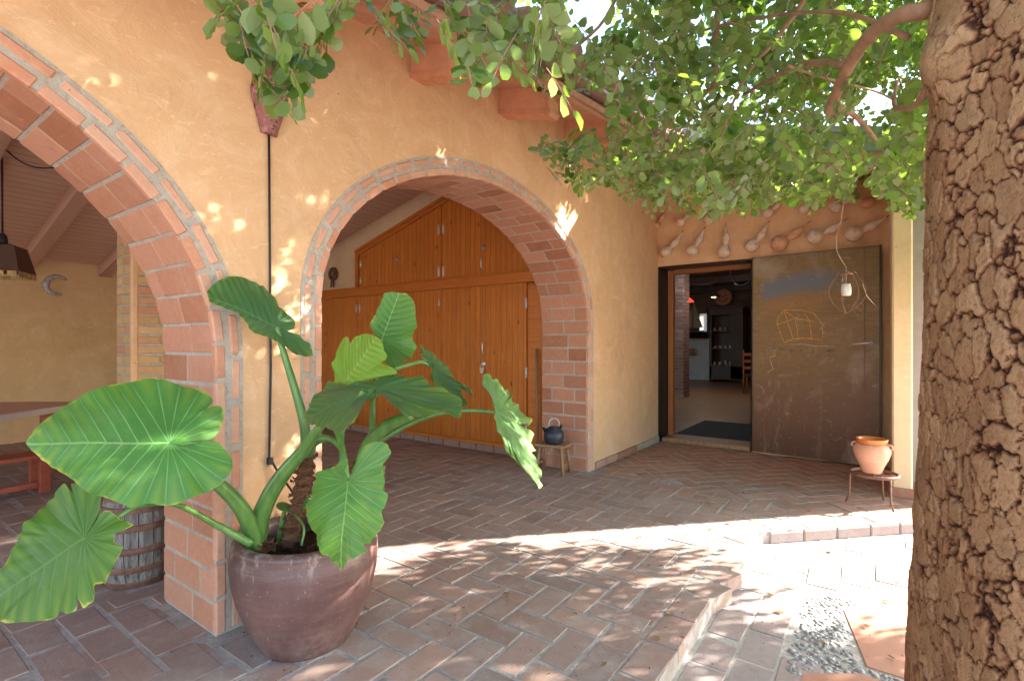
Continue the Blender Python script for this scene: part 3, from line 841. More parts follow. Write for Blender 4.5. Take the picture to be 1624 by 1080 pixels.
# brick pier
pier = thing('brick_pier', 'yellow and red brick pier with a smooth plastered corner inside the left arch', 'pillar', (-4.35, 1.6, 0))
m = MB(); m.box((-4.36, 1.62, 1.6), (.29, .54, 3.24)); part('mortar_core', m, M['mortar'], pier)
m = MB(); z = .0; k = 0
while z < 3.15:
    h = .062
    y = 1.375 if k % 2 == 0 else 1.375
    ls = [.14, .28, .10] if k % 2 else [.27, .25]
    for l in ls:
        m.box((-4.215, y+l/2, z+h/2+.005), (.022, l-.010, h-.008+R.uniform(-.004, .004)), 0, 0, .005); y += l
    for (xc, l) in (((-4.30, .16), (-4.44, .10)) if k % 2 else ((-4.28, .12), (-4.42, .14))):
        m.box((xc, 1.352, z+h/2+.005), (l-.01, .022, h-.008), 0, 0, .005)
    z += h+.008; k += 1
part('brick_courses', m, M['yellow_brick'], pier)
m = MB(); m.box((-4.222, 1.362, 1.6), (.045, .042, 3.2), 0, 0, .012); part('corner_strip', m, M['plaster'], pier)

# ------------------------------------------------------------------ pine cupboards
cup = thing('pine_cupboards', 'varnished tongue-and-groove pine cupboards with a gabled upper tier inside the right arch', 'cupboard', (-5, 4.42, 0))
YC = 4.42
m = MB(); m.box((-5.62, YC+.19, .045), (5.78, .27, .09)); part('plinth_core', m, M['mortar'], cup)
m = MB(); x = -8.45
while x < -2.78:
    l = .25; m.box((x+l/2, YC+.05, .044), (l-.012, .03, .082), 0, 0, .004); x += l
part('brick_plinth', m, M['floor_brick_warm'], cup)
m = MB(); m.box((-5.62, YC+.17, .96), (5.78, .30, 1.74)); m.prism([(-5.74, 1.95), (-2.75, 1.95), (-2.75, 2.53), (-4.08, 2.90), (-5.74, 2.42)], 'Y', YC+.03, YC+.315); part('carcass', m, M['pine_trim'], cup)
def door_panel(name, poly, hinges=(), extras=()):
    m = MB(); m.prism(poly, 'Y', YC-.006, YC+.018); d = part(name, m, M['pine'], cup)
    for (x, z, l) in hinges:
        m = MB(); m.tube([(x, YC-.012, z-l/2), (x, YC-.012, z+l/2)], .008, 8); m.box((x, YC-.009, z), (.024, .006, l*.8)); sub('hinge', m, M['steel'], d)
    return d
xs = [-8.44, -7.5, -6.62, -5.735, -4.20, -2.98]
for i in range(5):
    a, b = xs[i]+.006, xs[i+1]-.006
    hs = [(a+.03, 1.68, .12), (a+.03, .35, .12)] if i != 4 else [(b+.0, 1.62, .12), (b, .9, .12), (b, .3, .12)]
    hs += [(b-.03, 1.68, .12), (b-.03, .35, .12)] if i < 3 else []
    door_panel('door', [(a, .125), (b, .125), (b, 1.835), (a, 1.835)], hs)
    if i == 3:
        for z in (1.68, .95):
            m = MB(); m.tube([(b-.02, YC-.012, z-.05), (b-.02, YC-.012, z+.05)], .008, 8); part('hinge', m, M['steel'], cup)
def roofz(x): return 2.43+(x+5.77)*.285 if x < -4.08 else 2.911-(x+4.08)*.285
for (a, b) in ((-5.70, -4.205), (-4.19, -2.78)):
    pts = [(a, 1.965), (b, 1.965)]
    if a > -4.3: pts += [(b, roofz(b)-.055), (-4.08, roofz(-4.08)-.055), (a, roofz(a)-.055)]
    else: pts += [(b, roofz(b)-.055), (a, roofz(a)-.055)]
    door_panel('upper_door', pts, [((b-.03) if a < -5 else (a+.03), z, .13) for z in (2.05, 2.55)]+([(a+.02, 2.05, .1), (a+.02, 2.27, .1)] if a < -5 else []))
m = MB(); m.box((-5.62, YC-.004, 1.895), (5.78, .045, .115), 0, 0, .006); m.box((-5.62, YC-.016, 1.951), (5.78, .05, .016), 0, 0, .004); m.box((-5.62, YC+.004, .105), (5.78, .04, .035), 0, 0, .004)
m.box((-2.86, YC+.004, .96), (.20, .03, 1.66), 0, 0, .004)
part('rail', m, M['pine_trim'], cup)
m = MB()
for (x0, x1) in ((-5.79, -4.08), (-4.08, -2.74)):
    z0, z1 = roofz(x0) if x0 < -5 else roofz(-4.08), roofz(x1) if x1 > -3 else roofz(-4.08)
    for (dy, t0, t1) in ((-.006, -.045, .03), (-.02, .0, .042)):
        m.prism([(x0, z0+t0), (x1, z1+t0), (x1, z1+t1), (x0, z0+t1)], 'Y', YC+dy, YC+.04)
m.box((-5.765, YC+.008, 2.18), (.055, .05, .46), 0, 0, .004)
part('gable_trim', m, M['pine_trim'], cup)
for (px, py) in ((628, 412), (765, 393)):
    p = onY(px, py, YC-.03); m = MB(); m.lathe([(.0, 0), (.022, .0), (.030, .012), (.020, .024), (.012, .04)], 14, (0, 0, 0)); 
    m.v = [(p.x+x, p.y+.03-z, p.z+y) for (x, y, z) in m.v]; part('knob', m, M['grey_iron'], cup)
for (px, py, l) in ((763, 417, .12), (765, 551, .13)):
    p = onY(px, py, YC-.03); m = MB(); m.tube([(p.x, p.y+.02, p.z+l/2), (p.x, p.y, p.z+l/2-.01), (p.x, p.y-.005, p.z), (p.x, p.y, p.z-l/2+.01), (p.x, p.y+.02, p.z-l/2)], .008, 8); part('handle', m, M['steel'], cup)
p = onY(765, 577, YC-.03)
kl = thing('key_bunch', 'small bunch of keys hanging from the lock of the lower cupboard', 'keys', tuple(p))
m = MB(); m.lathe([(.028, 0), (.028, .012), (.010, .018)], 14); m.v = [(p.x+x, p.y+.022-z, p.z+y) for (x, y, z) in m.v]; part('lock_plate', m, M['steel'], cup)
m = MB(); m.tube([(p.x+.018*math.cos(a), p.y-.012, p.z-.028+.022*math.sin(a)) for a in [i*PI/6 for i in range(13)]], .003, 6)
for dx, dz in ((-.02, -.09), (.005, -.10), (.025, -.085)): m.box((p.x+dx*.8, p.y-.014, p.z+dz+.02), (.014, .004, .06), 0, 0, 0, Matrix.Rotation(dx*8, 3, 'Y'))
m.box((p.x+.0, p.y-.002, p.z-.002), (.008, .03, .02)); part('keys', m, M['steel'], kl)
# ornament on the end wall above the lower cupboard
p = onY(528, 440, 4.71)
tt = thing('iron_ring_ornament', 'round dark iron ornament with two prongs on the pale wall beside the upper cupboard', 'ornament', tuple(p))
m = MB(); m.tube([(p.x+.085*math.cos(a), p.y, p.z+.05+.085*math.sin(a)) for a in [i*PI/10 for i in range(21)]], .02, 8); m.tube([(p.x+.045*math.cos(a), p.y-.01, p.z+.05+.05*math.sin(a)) for a in [i*PI/10 for i in range(21)]], .012, 8); part('ring', m, M['rust'], tt)
for dx in (-.028, .03):
    m = MB(); m.tube([(p.x+dx*.6, p.y, p.z-.03), (p.x+dx, p.y-.01, p.z-.09), (p.x+dx, p.y-.01, p.z-.15)], .012, 8); part('prong', m, M['rust'], tt)
p0 = onY(848, 590, 4.33); m = MB(); m.tube([(-2.80, 4.34, .005), (-2.83, 4.37, 1.15)], .014, 8); tag(m.build('wooden_pole', M['stool_wood']), 'thin wooden pole leaning between the cupboards and the right arch jamb', 'pole')

# ------------------------------------------------------------------ door wall
dw = thing('door_wall', 'ochre plastered wall with the dark doorway and rows of gourds', 'wall', (-1, WY, 0))
DX0, DX1, DZ = -2.19, -1.16, 2.142
m = MB()
def bwall(x0, x1, z0, zt=None):
    n = 6
    for i in range(n):
        a, b = x0+(x1-x0)*i/n, x0+(x1-x0)*(i+1)/n
        m.add([(x, y, z) for x in (a, b) for y in (WY, WY+.33) for z in (z0, topB(x)-.27)], [(0, 4, 5, 1), (2, 3, 7, 6)]+([(0, 2, 6, 4)] if z0 > 0 else []))
bwall(-2.7, DX1, DZ); bwall(DX1, .9, -.02)
m.add([(DX1, WY, -.02), (DX1, WY+.33, -.02), (DX1, WY+.33, DZ), (DX1, WY, DZ)], [(0, 1, 2, 3)])
part('plaster', m, M['plaster'], dw)
m = MB(); m.box((DX0-.006, WY+.17, DZ/2), (.024, .335, DZ), 0, 0, 0); m.box(((DX0+DX1)/2, WY+.17, DZ-.006), (DX1-DX0, .33, .022)); m.box((DX1+.006, WY+.17, DZ/2), (.014, .34, DZ))
part('steel_reveal', m, M['black'], dw)
m = MB(); m.box((-2.145, WY+.31, 1.06), (.065, .09, 2.12), 0, 0, .004); m.box((-1.66, WY+.31, 2.10), (.90, .085, .06), 0, 0, .004)
part('wooden_frame', m, M['frame_wood'], dw)
m = MB(); m.box((-1.67, WY+.20, .026), (1.0, .36, .05), 0, 0, .006); part('threshold', m, M['stool_wood'], dw)
# overhanging roof edge over the door wall
def shearB(m, prof, x0, x1):
    n = len(prof)
    vs = [(x0, y, topB(x0)+dz) for y, dz in prof]+[(x1, y, topB(x1)+dz) for y, dz in prof]
    m.add(vs, [tuple(range(n))[::-1], tuple(range(n, 2*n))]+[(i, (i+1) % n, (i+1) % n+n, i+n) for i in range(n)])
m = MB(); shearB(m, [(5.45, 0), (5.45, -.15), (5.475, -.15), (5.475, 0)], -1.75, .92); part('gutter_board', m, M['gutter'], dw)
m = MB(); shearB(m, [(5.48, -.15), (5.48, -.31), (5.60, -.31), (5.60, -.15)], -2.2, .92); part('beam', m, M['stucco_beam'], dw)
m = MB(); shearB(m, [(5.60, -.29), (6.16, -.28), (6.16, -.25), (5.60, -.26)], -2.2, .92); part('soffit', m, wood_mat('reed_soffit', (.36, .20, .13), (.45, .26, .18), (.5, .3, .2), 0, .03, 1, .7, .7, False), dw)
hr = thing('house_roof', 'grey tiled roof slope above the doorway wall', 'roof', (0, 9, 2.8))
m = MB(); shearB(m, [(5.43, .002), (19.4, .6), (19.4, .68), (5.43, .06)], -9, .93); part('tile_slope', m, simple('grey_roof_tile', (.32, .33, .32), .8), hr)
# short cross wall right of the steel door
cw = thing('cross_wall', 'narrow cream plastered wall end standing between the steel door and the tree', 'wall', (.15, 5.1, 0))
m = MB(); m.box((.145, 5.60, 1.33), (.13, 1.13, 2.7), 0, 0, .012); part('plaster', m, M['plaster_pale'], cw)
m = MB(); m.box((.15, 5.04, .035), (.17, .06, .075), 0, 0, .006); part('skirting', m, M['floor_brick_warm'], cw)
ewl = thing('side_wall', 'mauve grey rendered side wall beyond the cream wall end', 'wall', (.65, 5.5, 0))
m = MB(); m.box((.555, 5.55, 1.2), (.69, .12, 2.6)); m.box((.85, 8, 1.15), (.1, 5, 2.56)); part('render', m, M['plaster_grey'], ewl)

# steel door leaf, folded back against the wall
LP0, LP1 = V((-1.135, 6.10, 0)), V((0.0, 6.02, 0)); LD = (LP1-LP0).normalized(); LN = V((LD.y, -LD.x, 0))
la = math.atan2(LD.y, LD.x); LW = (LP1-LP0).length
leaf = thing('steel_door', 'open rust brown steel door with a child-like orange chalk drawing', 'door', tuple(LP0+V((0, 0, .022))), rz=la, world=False)
m = MB(); m.box((LW/2, .02, 1.06), (LW, .036, 2.12), 0, 0, .003); sub('panel', m, M['door_steel'], leaf)
m = MB(); m.box((LW+.006, .018, 1.06), (.014, .05, 2.12)); m.box((.004, .0, 1.06), (.006, .01, 2.12))
for z in (1.9, 1.62, 1.45, 1.05, .8, .5): m.box((LW+.008, -.006, z), (.008, .01, .035))
sub('edge_strip', m, M['black'], leaf)
m = MB(); m.box((LW-.118, -.0015, 1.06), (.0035, .004, 2.11)); m.box((LW/2, -.0015, 2.112), (LW, .004, .005)); sub('panel_seam', m, M['rust'], leaf)
def onleaf(px, py):
    p = hit(px, py, LP0, LN)-(LP0+V((0, 0, .022))); return (p.dot(LD), p.z)
m = MB(); hx, hz = onleaf(1383, 544); m.lathe([(.026, 0), (.026, .008), (.014, .012), (.012, .05)], 18); m.v = [(hx+x, -z, hz+y) for (x, y, z) in m.v]
m.tube([(hx, -.045, hz), (hx-.03, -.052, hz), (hx-.15, -.05, hz-.012)], .0085, 10)
sub('handle', m, M['steel'], leaf)
def chalk(name, polys, mat_, w_=.0035, lab=None):
    m = MB()
    for pl in polys:
        pts = []
        for (zx, zy) in pl:
            x, z = onleaf(1190+zx/4.908, 380+zy/4.908); pts.append(V((x, -.0008, z)))
        # densify with a little hand wobble
        dn = []
        for a, b in zip(pts[:-1], pts[1:]):
            k = max(2, int((b-a).length/.015))
            for i in range(k): q = a.lerp(b, i/k); dn.append(q+V((R.uniform(-1, 1)*.0012, 0, R.uniform(-1, 1)*.0012)))
        dn.append(pts[-1])
        m.tube(dn, [w_*R.uniform(.35, 1.2) for _ in dn], 6, 0, True, .3, (0, -1, 0))
    o = sub(name, m, mat_, leaf)
    if lab: o['label'] = lab
chalk('chalk_house', [[(210, 610), (265, 548), (400, 550), (495, 575), (565, 665)], [(205, 665), (350, 612), (500, 640)], [(265, 560), (330, 765)], [(210, 665), (262, 800)], [(265, 555), (350, 610), (372, 765)], [(415, 570), (460, 630), (478, 775)], [(565, 665), (562, 780)], [(265, 800), (330, 775), (420, 765), (480, 775), (562, 780)], [(210, 610), (208, 665)], [(350, 768), (475, 768)]], M['chalk_o'], .0042)
chalk('chalk_line', [[(315, 815), (420, 815), (500, 828), (665, 832)], [(210, 850), (185, 860), (195, 905), (150, 915), (160, 960), (178, 1005), (130, 1040)]], M['chalk_w'], .0035)
chalk('chalk_mark', [[(190, 795), (180, 835)], [(180, 850), (260, 850)], [(300, 865), (315, 855), (328, 862), (318, 876), (303, 872)], [(380, 870), (400, 855), (403, 862), (388, 876)], [(475, 862), (492, 858), (500, 872), (480, 876)], [(600, 862), (625, 856), (645, 862), (625, 872), (604, 868)]], M['chalk_k'], .003)

# gourds on the wall
def gourd(kind, label, px, py, pn, rb, ang, nl, red=False):
    """round-bellied bottle gourd; pn = direction of the neck in the wall plane (degrees)"""
    rb *= 1.14; p = onY(px, py, WY-.055)
    g = thing('bottle_gourd', label, 'gourd', tuple(p), 'dried gourds fixed to the wall above the doorway', world=False)
    a = math.radians(ang); d = V((math.cos(a), 0, math.sin(a)))
    m = MB()
    prof = [(-rb, .0), (-rb*.92, rb*.38), (-rb*.7, rb*.72), (-rb*.3, rb*.97), (.1*rb, rb*1.0), (rb*.5, rb*.86), (rb*.8, rb*.60), (rb*1.0, rb*.36), (rb*1.1, rb*.30)]
    L = nl
    prof += [(rb*1.1+L*.12, rb*.40), (rb*1.1+L*.28, rb*.56), (rb*1.1+L*.44, rb*.55), (rb*1.1+L*.60, rb*.36), (rb*1.1+L*.78, rb*.17), (rb*1.1+L, rb*.10)]
    pts = []; rr = []
    for (s_, r_) in prof:
        bend = .12*max(0, s_)**2/rb*.5
        pts.append(d*s_+V((-d.z, 0, d.x))*bend); rr.append(max(.002, r_))
    m.tube(pts, rr, 18, 0, True)
    m.v = [tuple(V(v_)+V((0, 0, 0)).lerp(V(v_).normalized(), 1)*.006*noise.noise(V(v_)*26+V((px, 0, 0)))) for v_ in m.v]
    o = sub('gourd_shell', m, M['gourd_red'] if red else M['gourd'], g)
    m = MB(); e = pts[-1]; m.tube([e, e+d*.03+V((0, 0, .006))], [rb*.08, .004], 6); sub('gourd_stem', m, M['twig'], g)
low = [(1056, 400, .062, 35, .20, 0, 'leftmost gourd of the lower row, pale and round with a short neck'), (1098, 397, .062, 48, .18, 0, 'second gourd from the left in the lower row, pale with a lumpy belly'),
       (1148, 400, .064, 74, .20, 0, 'third gourd from the left in the lower row, its neck pointing almost straight up'), (1192, 391, .062, 42, .20, 0, 'freckled pale gourd above the top right corner of the doorway'),
       (1236, 386, .075, 22, .22, 1, 'large red brown gourd above the left part of the steel door'), (1293, 376, .070, 16, .20, 0, 'round pale gourd above the middle of the steel door'),
       (1354, 371, .068, 14, .20, 0, 'dull mottled gourd at the right end of the lower row')]
for (px, py, rb, an, nl, red, lb) in low: gourd('', lb, px, py, 0, rb, an, nl, red)
up = [(1041, 357, .048, 42, .15, 1, 'small red gourd at the left end of the upper row'), (1079, 352, .048, 28, .17, 0, 'second gourd of the upper row, neck rising to the right'), (1124, 348, .05, 40, .16, 0, 'third gourd of the upper row, half hidden by leaves'),
      (1218, 338, .045, 30, .16, 0, 'gourd of the upper row just below the hanging leaf tips'), (1275, 332, .05, 25, .17, 0, 'gourd of the upper row above the large red brown one'), (1326, 328, .055, 20, .18, 0, 'gourd near the right end of the upper row behind the hanging string'), (1376, 322, .05, 20, .16, 1, 'rightmost gourd of the upper row against the wall corner')]
for (px, py, rb, an, nl, red, lb) in up: gourd('', lb, px, py, 0, rb, an, nl, red)
# ================================================================== ROOM BEHIND THE DOORWAY
room = thing('indoor_room', 'dim brick walled dining room seen through the open doorway', 'room', (-3, 12, 0))
m = MB(); m.box((-4.2, 12.6, -.05), (10.4, 12.2, .09)); part('tiled_floor', m, None or simple('indoor_tile_floor', (.34, .22, .13), .35, 0, .2, 3, .2), room)
m = MB(); m.box((-4.4, 12.6, 3.10), (10.2, 12.4, .1)); part('dark_ceiling', m, M['dark_wood'], room)
for i in range(5):
    m = MB(); m.box((-4.2, 7.6+i*2.4, 2.96), (10.2, .16, .18)); part('ceiling_beam', m, M['dark_wood'], room)
m = MB(); YB = 18.6
wx0, wx1 = onY(1109, 500, YB).x, onY(1121, 500, YB).x; wz0, wz1 = onY(1115, 526, YB).z, onY(1115, 497, YB).z
m.box(((-9.5+wx0)/2, YB+.1, 1.5), (wx0+9.5, .2, 3.2)); m.box(((.7+wx1)/2, YB+.1, 1.5), (.7-wx1, .2, 3.2))
m.box(((wx0+wx1)/2, YB+.1, wz0/2), (wx1-wx0, .2, wz0)); m.box(((wx0+wx1)/2, YB+.1, (wz1+3.1)/2), (wx1-wx0, .2, 3.1-wz1))
m.box((-9.4, 12.6, 1.5), (.2, 12, 3.2)); m.box((.68, 12.6, 1.5), (.2, 12, 3.2))
t = NT('indoor_brick_wall'); c = t.coord(); bt = t.node('ShaderNodeTexBrick'); t.l.new(t.mapping(c, (1, 1, 1), (PI/2, 0, 0)), bt.inputs[0])
bt.inputs['Scale'].default_value = 1; bt.inputs['Brick Width'].default_value = .27; bt.inputs['Row Height'].default_value = .075; bt.inputs['Mortar Size'].default_value = .007
bt.inputs['Color1'].default_value = (.26, .13, .10, 1); bt.inputs['Color2'].default_value = (.16, .09, .08, 1); bt.inputs['Mortar'].default_value = (.25, .22, .2, 1)
wbr = t.fin(bt.outputs[0], .85)
part('brick_wall', m, wbr, room)
tc_ = NT('window_dimmer'); tc_.fin((.5, .5, .48), .9); tr_ = tc_.node('ShaderNodeBsdfTranslucent'); tc_.put(tr_.inputs[0], (.34, .34, .33)); tc_.l.new(tr_.outputs[0], tc_.out.inputs[0])
m = MB(); m.box(((wx0+wx1)/2, YB+.06, (wz0+wz1)/2), (wx1-wx0, .004, wz1-wz0)); part('window_dimmer', m, tc_.m, room)  # added translucent sheet that dims the bright sky in the window opening
pl = onY(1064, 628, 11.4); pr = onY(1084, 628, 11.4)
col_ = thing('indoor_brick_pillar', 'reddish brick pillar just inside the left edge of the doorway view', 'pillar', (-3.6, 11.5, 0))
m = MB(); m.box((pr.x-.24, 11.6, 1.52), (.46, .38, 3.04)); part('mortar_core', m, M['mortar'], col_)
m = MB(); z = 0.01; k = 0
while z < 3.0:
    x = pr.x-.48
    for l in ((.24, .24) if k % 2 else (.12, .24, .12)):
        m.box((x+l/2, 11.405, z+.034), (l-.012, .03, .064), 0, 0, .004); x += l
    y = 11.4
    for l in ((.2, .2) if k % 2 else (.1, .2, .1)): m.box((pr.x-.005, y+l/2, z+.034), (.03, l-.012, .064), 0, 0, .004); y += l
    z += .075; k += 1
part('brick_courses', m, M['dark_brick'], col_)
# bar counter
cxa, cxb = onY(1078, 560, 17.3).x-1.2, onY(1124, 560, 17.3).x
ct = thing('bar_counter', 'white plastered bar counter with a pale wooden top at the back of the dim room', 'counter', (cxa, 17.4, 0))
m = MB(); m.box(((cxa+cxb)/2, 17.5, .66), (cxb-cxa, .3, 1.31)); part('base', m, M['white_wall'], ct)
m = MB(); m.box(((cxa+cxb)/2, 17.5, 1.345), (cxb-cxa+.1, .5, .05)); part('top', m, simple('pale_counter_wood', (.45, .30, .13), .5), ct)
p = onY(1092, 562, 17.2); m = MB(); m.box((p.x, 17.22, .83), (.42, .22, .03)); m.box((p.x, 17.22, .95), (.42, .02, .18)); part('box_shelf', m, M['stool_wood'], ct)
for i in range(6):
    p = onY(1088+i*6, 530, 17.5); m = MB(); m.lathe([(.06, 0), (.075, .02), (.075, .15), (.05, .18), (.05, .21)], 12, (p.x, 17.5, 1.371)); tag(m.build('storage_jar', M['iron']), 'small dark jar in the row on the bar counter', 'jar', 'dark jars lined up on the bar counter')
# model sailboat
p = onY(1097, 522, 17.5)
sb = thing('model_sailboat', 'model sailing boat standing among the jars on the bar counter', 'model boat', (p.x, 17.62, 1.371))
m = MB(); m.prism([(p.x-.32, 1.62), (p.x+.36, 1.64), (p.x+.24, 1.50), (p.x-.2, 1.50)], 'Y', 17.55, 17.69); part('hull', m, M['dark_wood'], sb)
m = MB(); m.box((p.x, 17.62, 1.436), (.12, .1, .13)); part('stand', m, M['dark_wood'], sb)
m = MB(); m.tube([(p.x, 17.62, 1.63), (p.x, 17.62, 2.75)], .012, 6); part('mast', m, M['stool_wood'], sb)
m = MB(); m.prism([(p.x+.02, 1.72), (p.x+.33, 1.74), (p.x+.02, 2.65)], 'Y', 17.615, 17.622); m.prism([(p.x-.02, 1.74), (p.x-.3, 1.72), (p.x-.02, 2.45)], 'Y', 17.615, 17.622); part('sail', m, simple('sail_cloth', (.45, .38, .28), .8), sb)
# hutch
hx0, hx1 = onY(1125, 600, 16.9).x, onY(1178, 600, 16.9).x
hu = thing('display_hutch', 'tall dark wooden display hutch with open shelves at the back of the room', 'cabinet', ((hx0+hx1)/2, 17, 0))
hw = hx1-hx0; hc = (hx0+hx1)/2; HY = 16.9
m = MB(); m.box((hx0+.03, HY+.25, 1.2), (.06, .45, 2.2)); m.box((hx1-.18, HY+.25, 1.2), (.36, .45, 2.2)); m.box((hc, HY+.45, 1.2), (hw, .04, 2.2)); m.box((hc, HY+.25, .28), (hw, .45, .42)); part('carcass', m, M['dark_wood'], hu)
m = MB(); m.box((hc, HY+.22, 2.34), (hw+.16, .56, .09), 0, 0, .02); m.box((hc, HY+.22, 2.20), (hw, .48, .2)); part('cornice', m, M['dark_wood'], hu)
for z in (.52, 1.05, 1.6):
    m = MB(); m.box((hc-.14, HY+.22, z), (hw-.36, .4, .03)); part('shelf', m, M['stool_wood'], hu)
for x in (hx0+.05, hx1-.05):
    m = MB(); m.lathe([(.03, 0), (.05, .04), (.03, .09)], 10, (x, HY+.06, 0)); part('foot', m, M['dark_wood'], hu)
for z in (.536, 1.066, 1.616):
    for k in range(4):
        x = hx0+.14+k*.155+R.uniform(-.02, .02); m = MB(); r_ = R.uniform(.035, .055); h = R.uniform(.07, .15) if z < 1 else R.uniform(.06, .1)
        m.lathe([(r_*.6, 0), (r_, h*.4), (r_*.8, h*.8), (r_*.9, h)], 10, (x, HY+.14, z)); tag(m.build('crockery_cup', M['white_wall']), 'small pale cup standing on the dark hutch shelves', 'cup', 'cups on the shelves of the dark hutch')
p = onY(1147, 468, 17.0)
fd = thing('face_plate', 'round terracotta plate with a smiling face standing on top of the hutch', 'plate', (p.x, 17.0, 2.386))
R0 = .27; m = MB(); m.lathe([(R0, 0), (R0*.97, .03), (R0*.8, .045), (0, .05)], 28); m.v = [(p.x+x, 17.0-z, 2.386+R0+y) for (x, y, z) in m.v]; part('disc', m, simple('face_clay', (.50, .22, .13), .6), fd)
m = MB()
for sx in (-1, 1): m.tube([(p.x+sx*.09+.03*math.cos(a), 16.945, 2.386+R0+.06+.025*math.sin(a)) for a in [i*PI/6 for i in range(13)]], .008, 6)
m.tube([(p.x+.13*math.cos(a), 16.945, 2.386+R0-.02+.11*math.sin(a)) for a in [PI+i*PI/10 for i in range(11)]], .012, 6); m.tube([(p.x, 16.94, 2.386+R0+.03), (p.x, 16.93, 2.386+R0-.03)], .014, 6)
part('face_features', m, M['dark_wood'], fd)
# lamps inside
p = onY(1112, 433, 10.6)
ll = thing('recessed_ceiling_light', 'round white lit light panel under the dark ceiling', 'ceiling light', (p.x, 10.6, 2.94))
m = MB(); m.lathe([(.0, -.01), (.17, -.01), (.19, .02)], 24, (p.x, 10.6, 2.70)); part('diffuser', m, M['led'], ll)
m = MB(); m.lathe([(.20, 0), (.21, .03), (.05, .05), (.05, .36)], 20, (p.x, 10.6, 2.70)); part('housing', m, M['dark_wood'], ll)
p = onY(1132, 470, 12.5)
pd = thing('small_pendant_lamp', 'small dark conical pendant lamp with a warm lit bulb inside the room', 'pendant lamp', tuple(p))
m = MB(); m.lathe([(.15, 0), (.14, .02), (.03, .14), (.02, .18)], 18, (p.x, p.y, p.z-.02)); part('shade', m, M['dark_wood'], pd)
m = MB(); m.lathe([(0, -.02), (.05, .0), (.05, .04), (0, .06)], 12, (p.x, p.y, p.z-.02)); part('bulb', m, M['bulb'], pd)
m = MB(); m.tube([(p.x, p.y, p.z+.16), (p.x, p.y, 3.04)], .008, 6); part('cord', m, M['cable'], pd)
p = onY(1090, 478, 13.6)
pd = thing('red_pendant_lamp', 'red pendant lamp shade glowing near the brick pillar inside', 'pendant lamp', tuple(p))
m = MB(); m.lathe([(.17, 0), (.16, .02), (.08, .10), (.03, .13)], 18, (p.x, p.y, p.z-.02)); part('shade', m, M['redglow'], pd)
m = MB(); m.lathe([(0, -.02), (.05, .0), (.05, .03), (0, .05)], 12, (p.x, p.y, p.z-.03)); part('bulb', m, M['bulb'], pd)
m = MB(); m.tube([(p.x, p.y, p.z+.1), (p.x, p.y, 3.04)], .008, 6); part('cord', m, M['cable'], pd)
ps = [onY(x, y, 12.2) for x, y in ((1157, 420), (1160, 440), (1167, 450), (1177, 453), (1188, 448), (1194, 436), (1195, 415))]
m = MB(); m.tube(ps, .025, 8); tag(m.build('hanging_hose', M['cable']), 'black hose hanging in a loop from the dark ceiling inside the room', 'hose')
# ladder-back chair at the right edge of the opening
p = onY(1193, 614, 13.2)
ch = thing('ladder_back_chair', 'wooden ladder-back chair partly hidden by the edge of the steel door', 'chair', (p.x, 13.4, 0))
for dx in (-.19, .19):
    for dy, h in ((0, 1.05), (.38, .46)):
        m = MB(); m.lathe([(.018, .0), (.024, .3), (.02, h-.05), (.012, h)], 8, (p.x+dx, 13.2+dy, 0)); part('leg', m, M['frame_wood'], ch)
m = MB(); m.box((p.x, 13.39, .45), (.42, .42, .035), 0, 0, .01); part('seat', m, M['dark_wood'], ch)
for z in (.62, .78, .94):
    m = MB(); m.box((p.x, 13.2, z), (.36, .018, .07), 0, 0, .004); part('back_slat', m, M['frame_wood'], ch)
a_, b_, c_, d_ = [gnd(x, y, .02) for x, y in ((1072, 686), (1117, 665), (1200, 668), (1200, 698))]
m = MB(); m.prism([(-2.20, 6.56), (-2.20, 8.2), (-1.0, 8.2), (-1.0, 6.56)], 'Z', -.004, .014); tag(m.build('door_mat', M['rubber']), 'dark ribbed rubber mat on the floor just inside the doorway', 'door mat')

# ================================================================== LEFT PORCH FURNITURE
e0 = at(0, 662, 4.2); e1 = at(78, 650, 4.68); u = (e1-e0); u.z = 0; u.normalize(); ua = math.atan2(u.y, u.x); w_ = V((-u.y, u.x, 0))
if w_.x > 0: w_ = -w_
tc = e0+u*.1
tb = thing('porch_table', 'red brown table with a cream front edge in the porch behind the left arch', 'table', (tc.x, tc.y, 0))
T = V((tc.x, tc.y, 0))
def lb(m, a, b, z, la_, lb_, lz, bev=.004): q = T+u*a+w_*b; m.box((q.x, q.y, z), (la_, lb_, lz), ua, 0, bev)
m = MB(); lb(m, -.3, .45, .595, 2.5, .90, .03); part('table_top', m, M['rafter'], tb)
m = MB(); lb(m, -.3, -.012, .590, 2.5, .024, .055); part('edge', m, M['cream'], tb)
for a in (-1.5, .5):
    for b in (.12, .78):
        m = MB(); lb(m, a, b, .29, .07, .07, .58); part('leg', m, M['red_wood'], tb)
b0 = at(0, 731, 3.9); b1 = at(98, 717, 4.22); b0.z = b1.z = .31; ub = (b1-b0).normalized(); ua2 = math.atan2(ub.y, ub.x); wb = V((-ub.y, ub.x, 0))
if wb.x > 0: wb = -wb
bn = thing('porch_bench', 'red painted wooden bench with end frames in front of the porch table', 'bench', (b0.x, b0.y, 0))
def bb(m, a, b, z, la_, lb_, lz): q = V((b0.x, b0.y, 0))+ub*a+wb*b; m.box((q.x, q.y, z), (la_, lb_, lz), ua2, 0, .004)
EL = (b1-b0).length
m = MB(); bb(m, EL/2-.6, .13, .295, EL+1.2, .26, .03); part('seat', m, M['red_wood'], bn)
for a in (EL-.10, -1.0):
    for b in (.03, .23):
        m = MB(); bb(m, a, b, .14, .07, .045, .28); part('leg', m, M['red_wood'], bn)
m = MB(); bb(m, EL/2-.6, .03, .07, EL+.9, .03, .045); part('stretcher', m, M['red_wood'], bn)
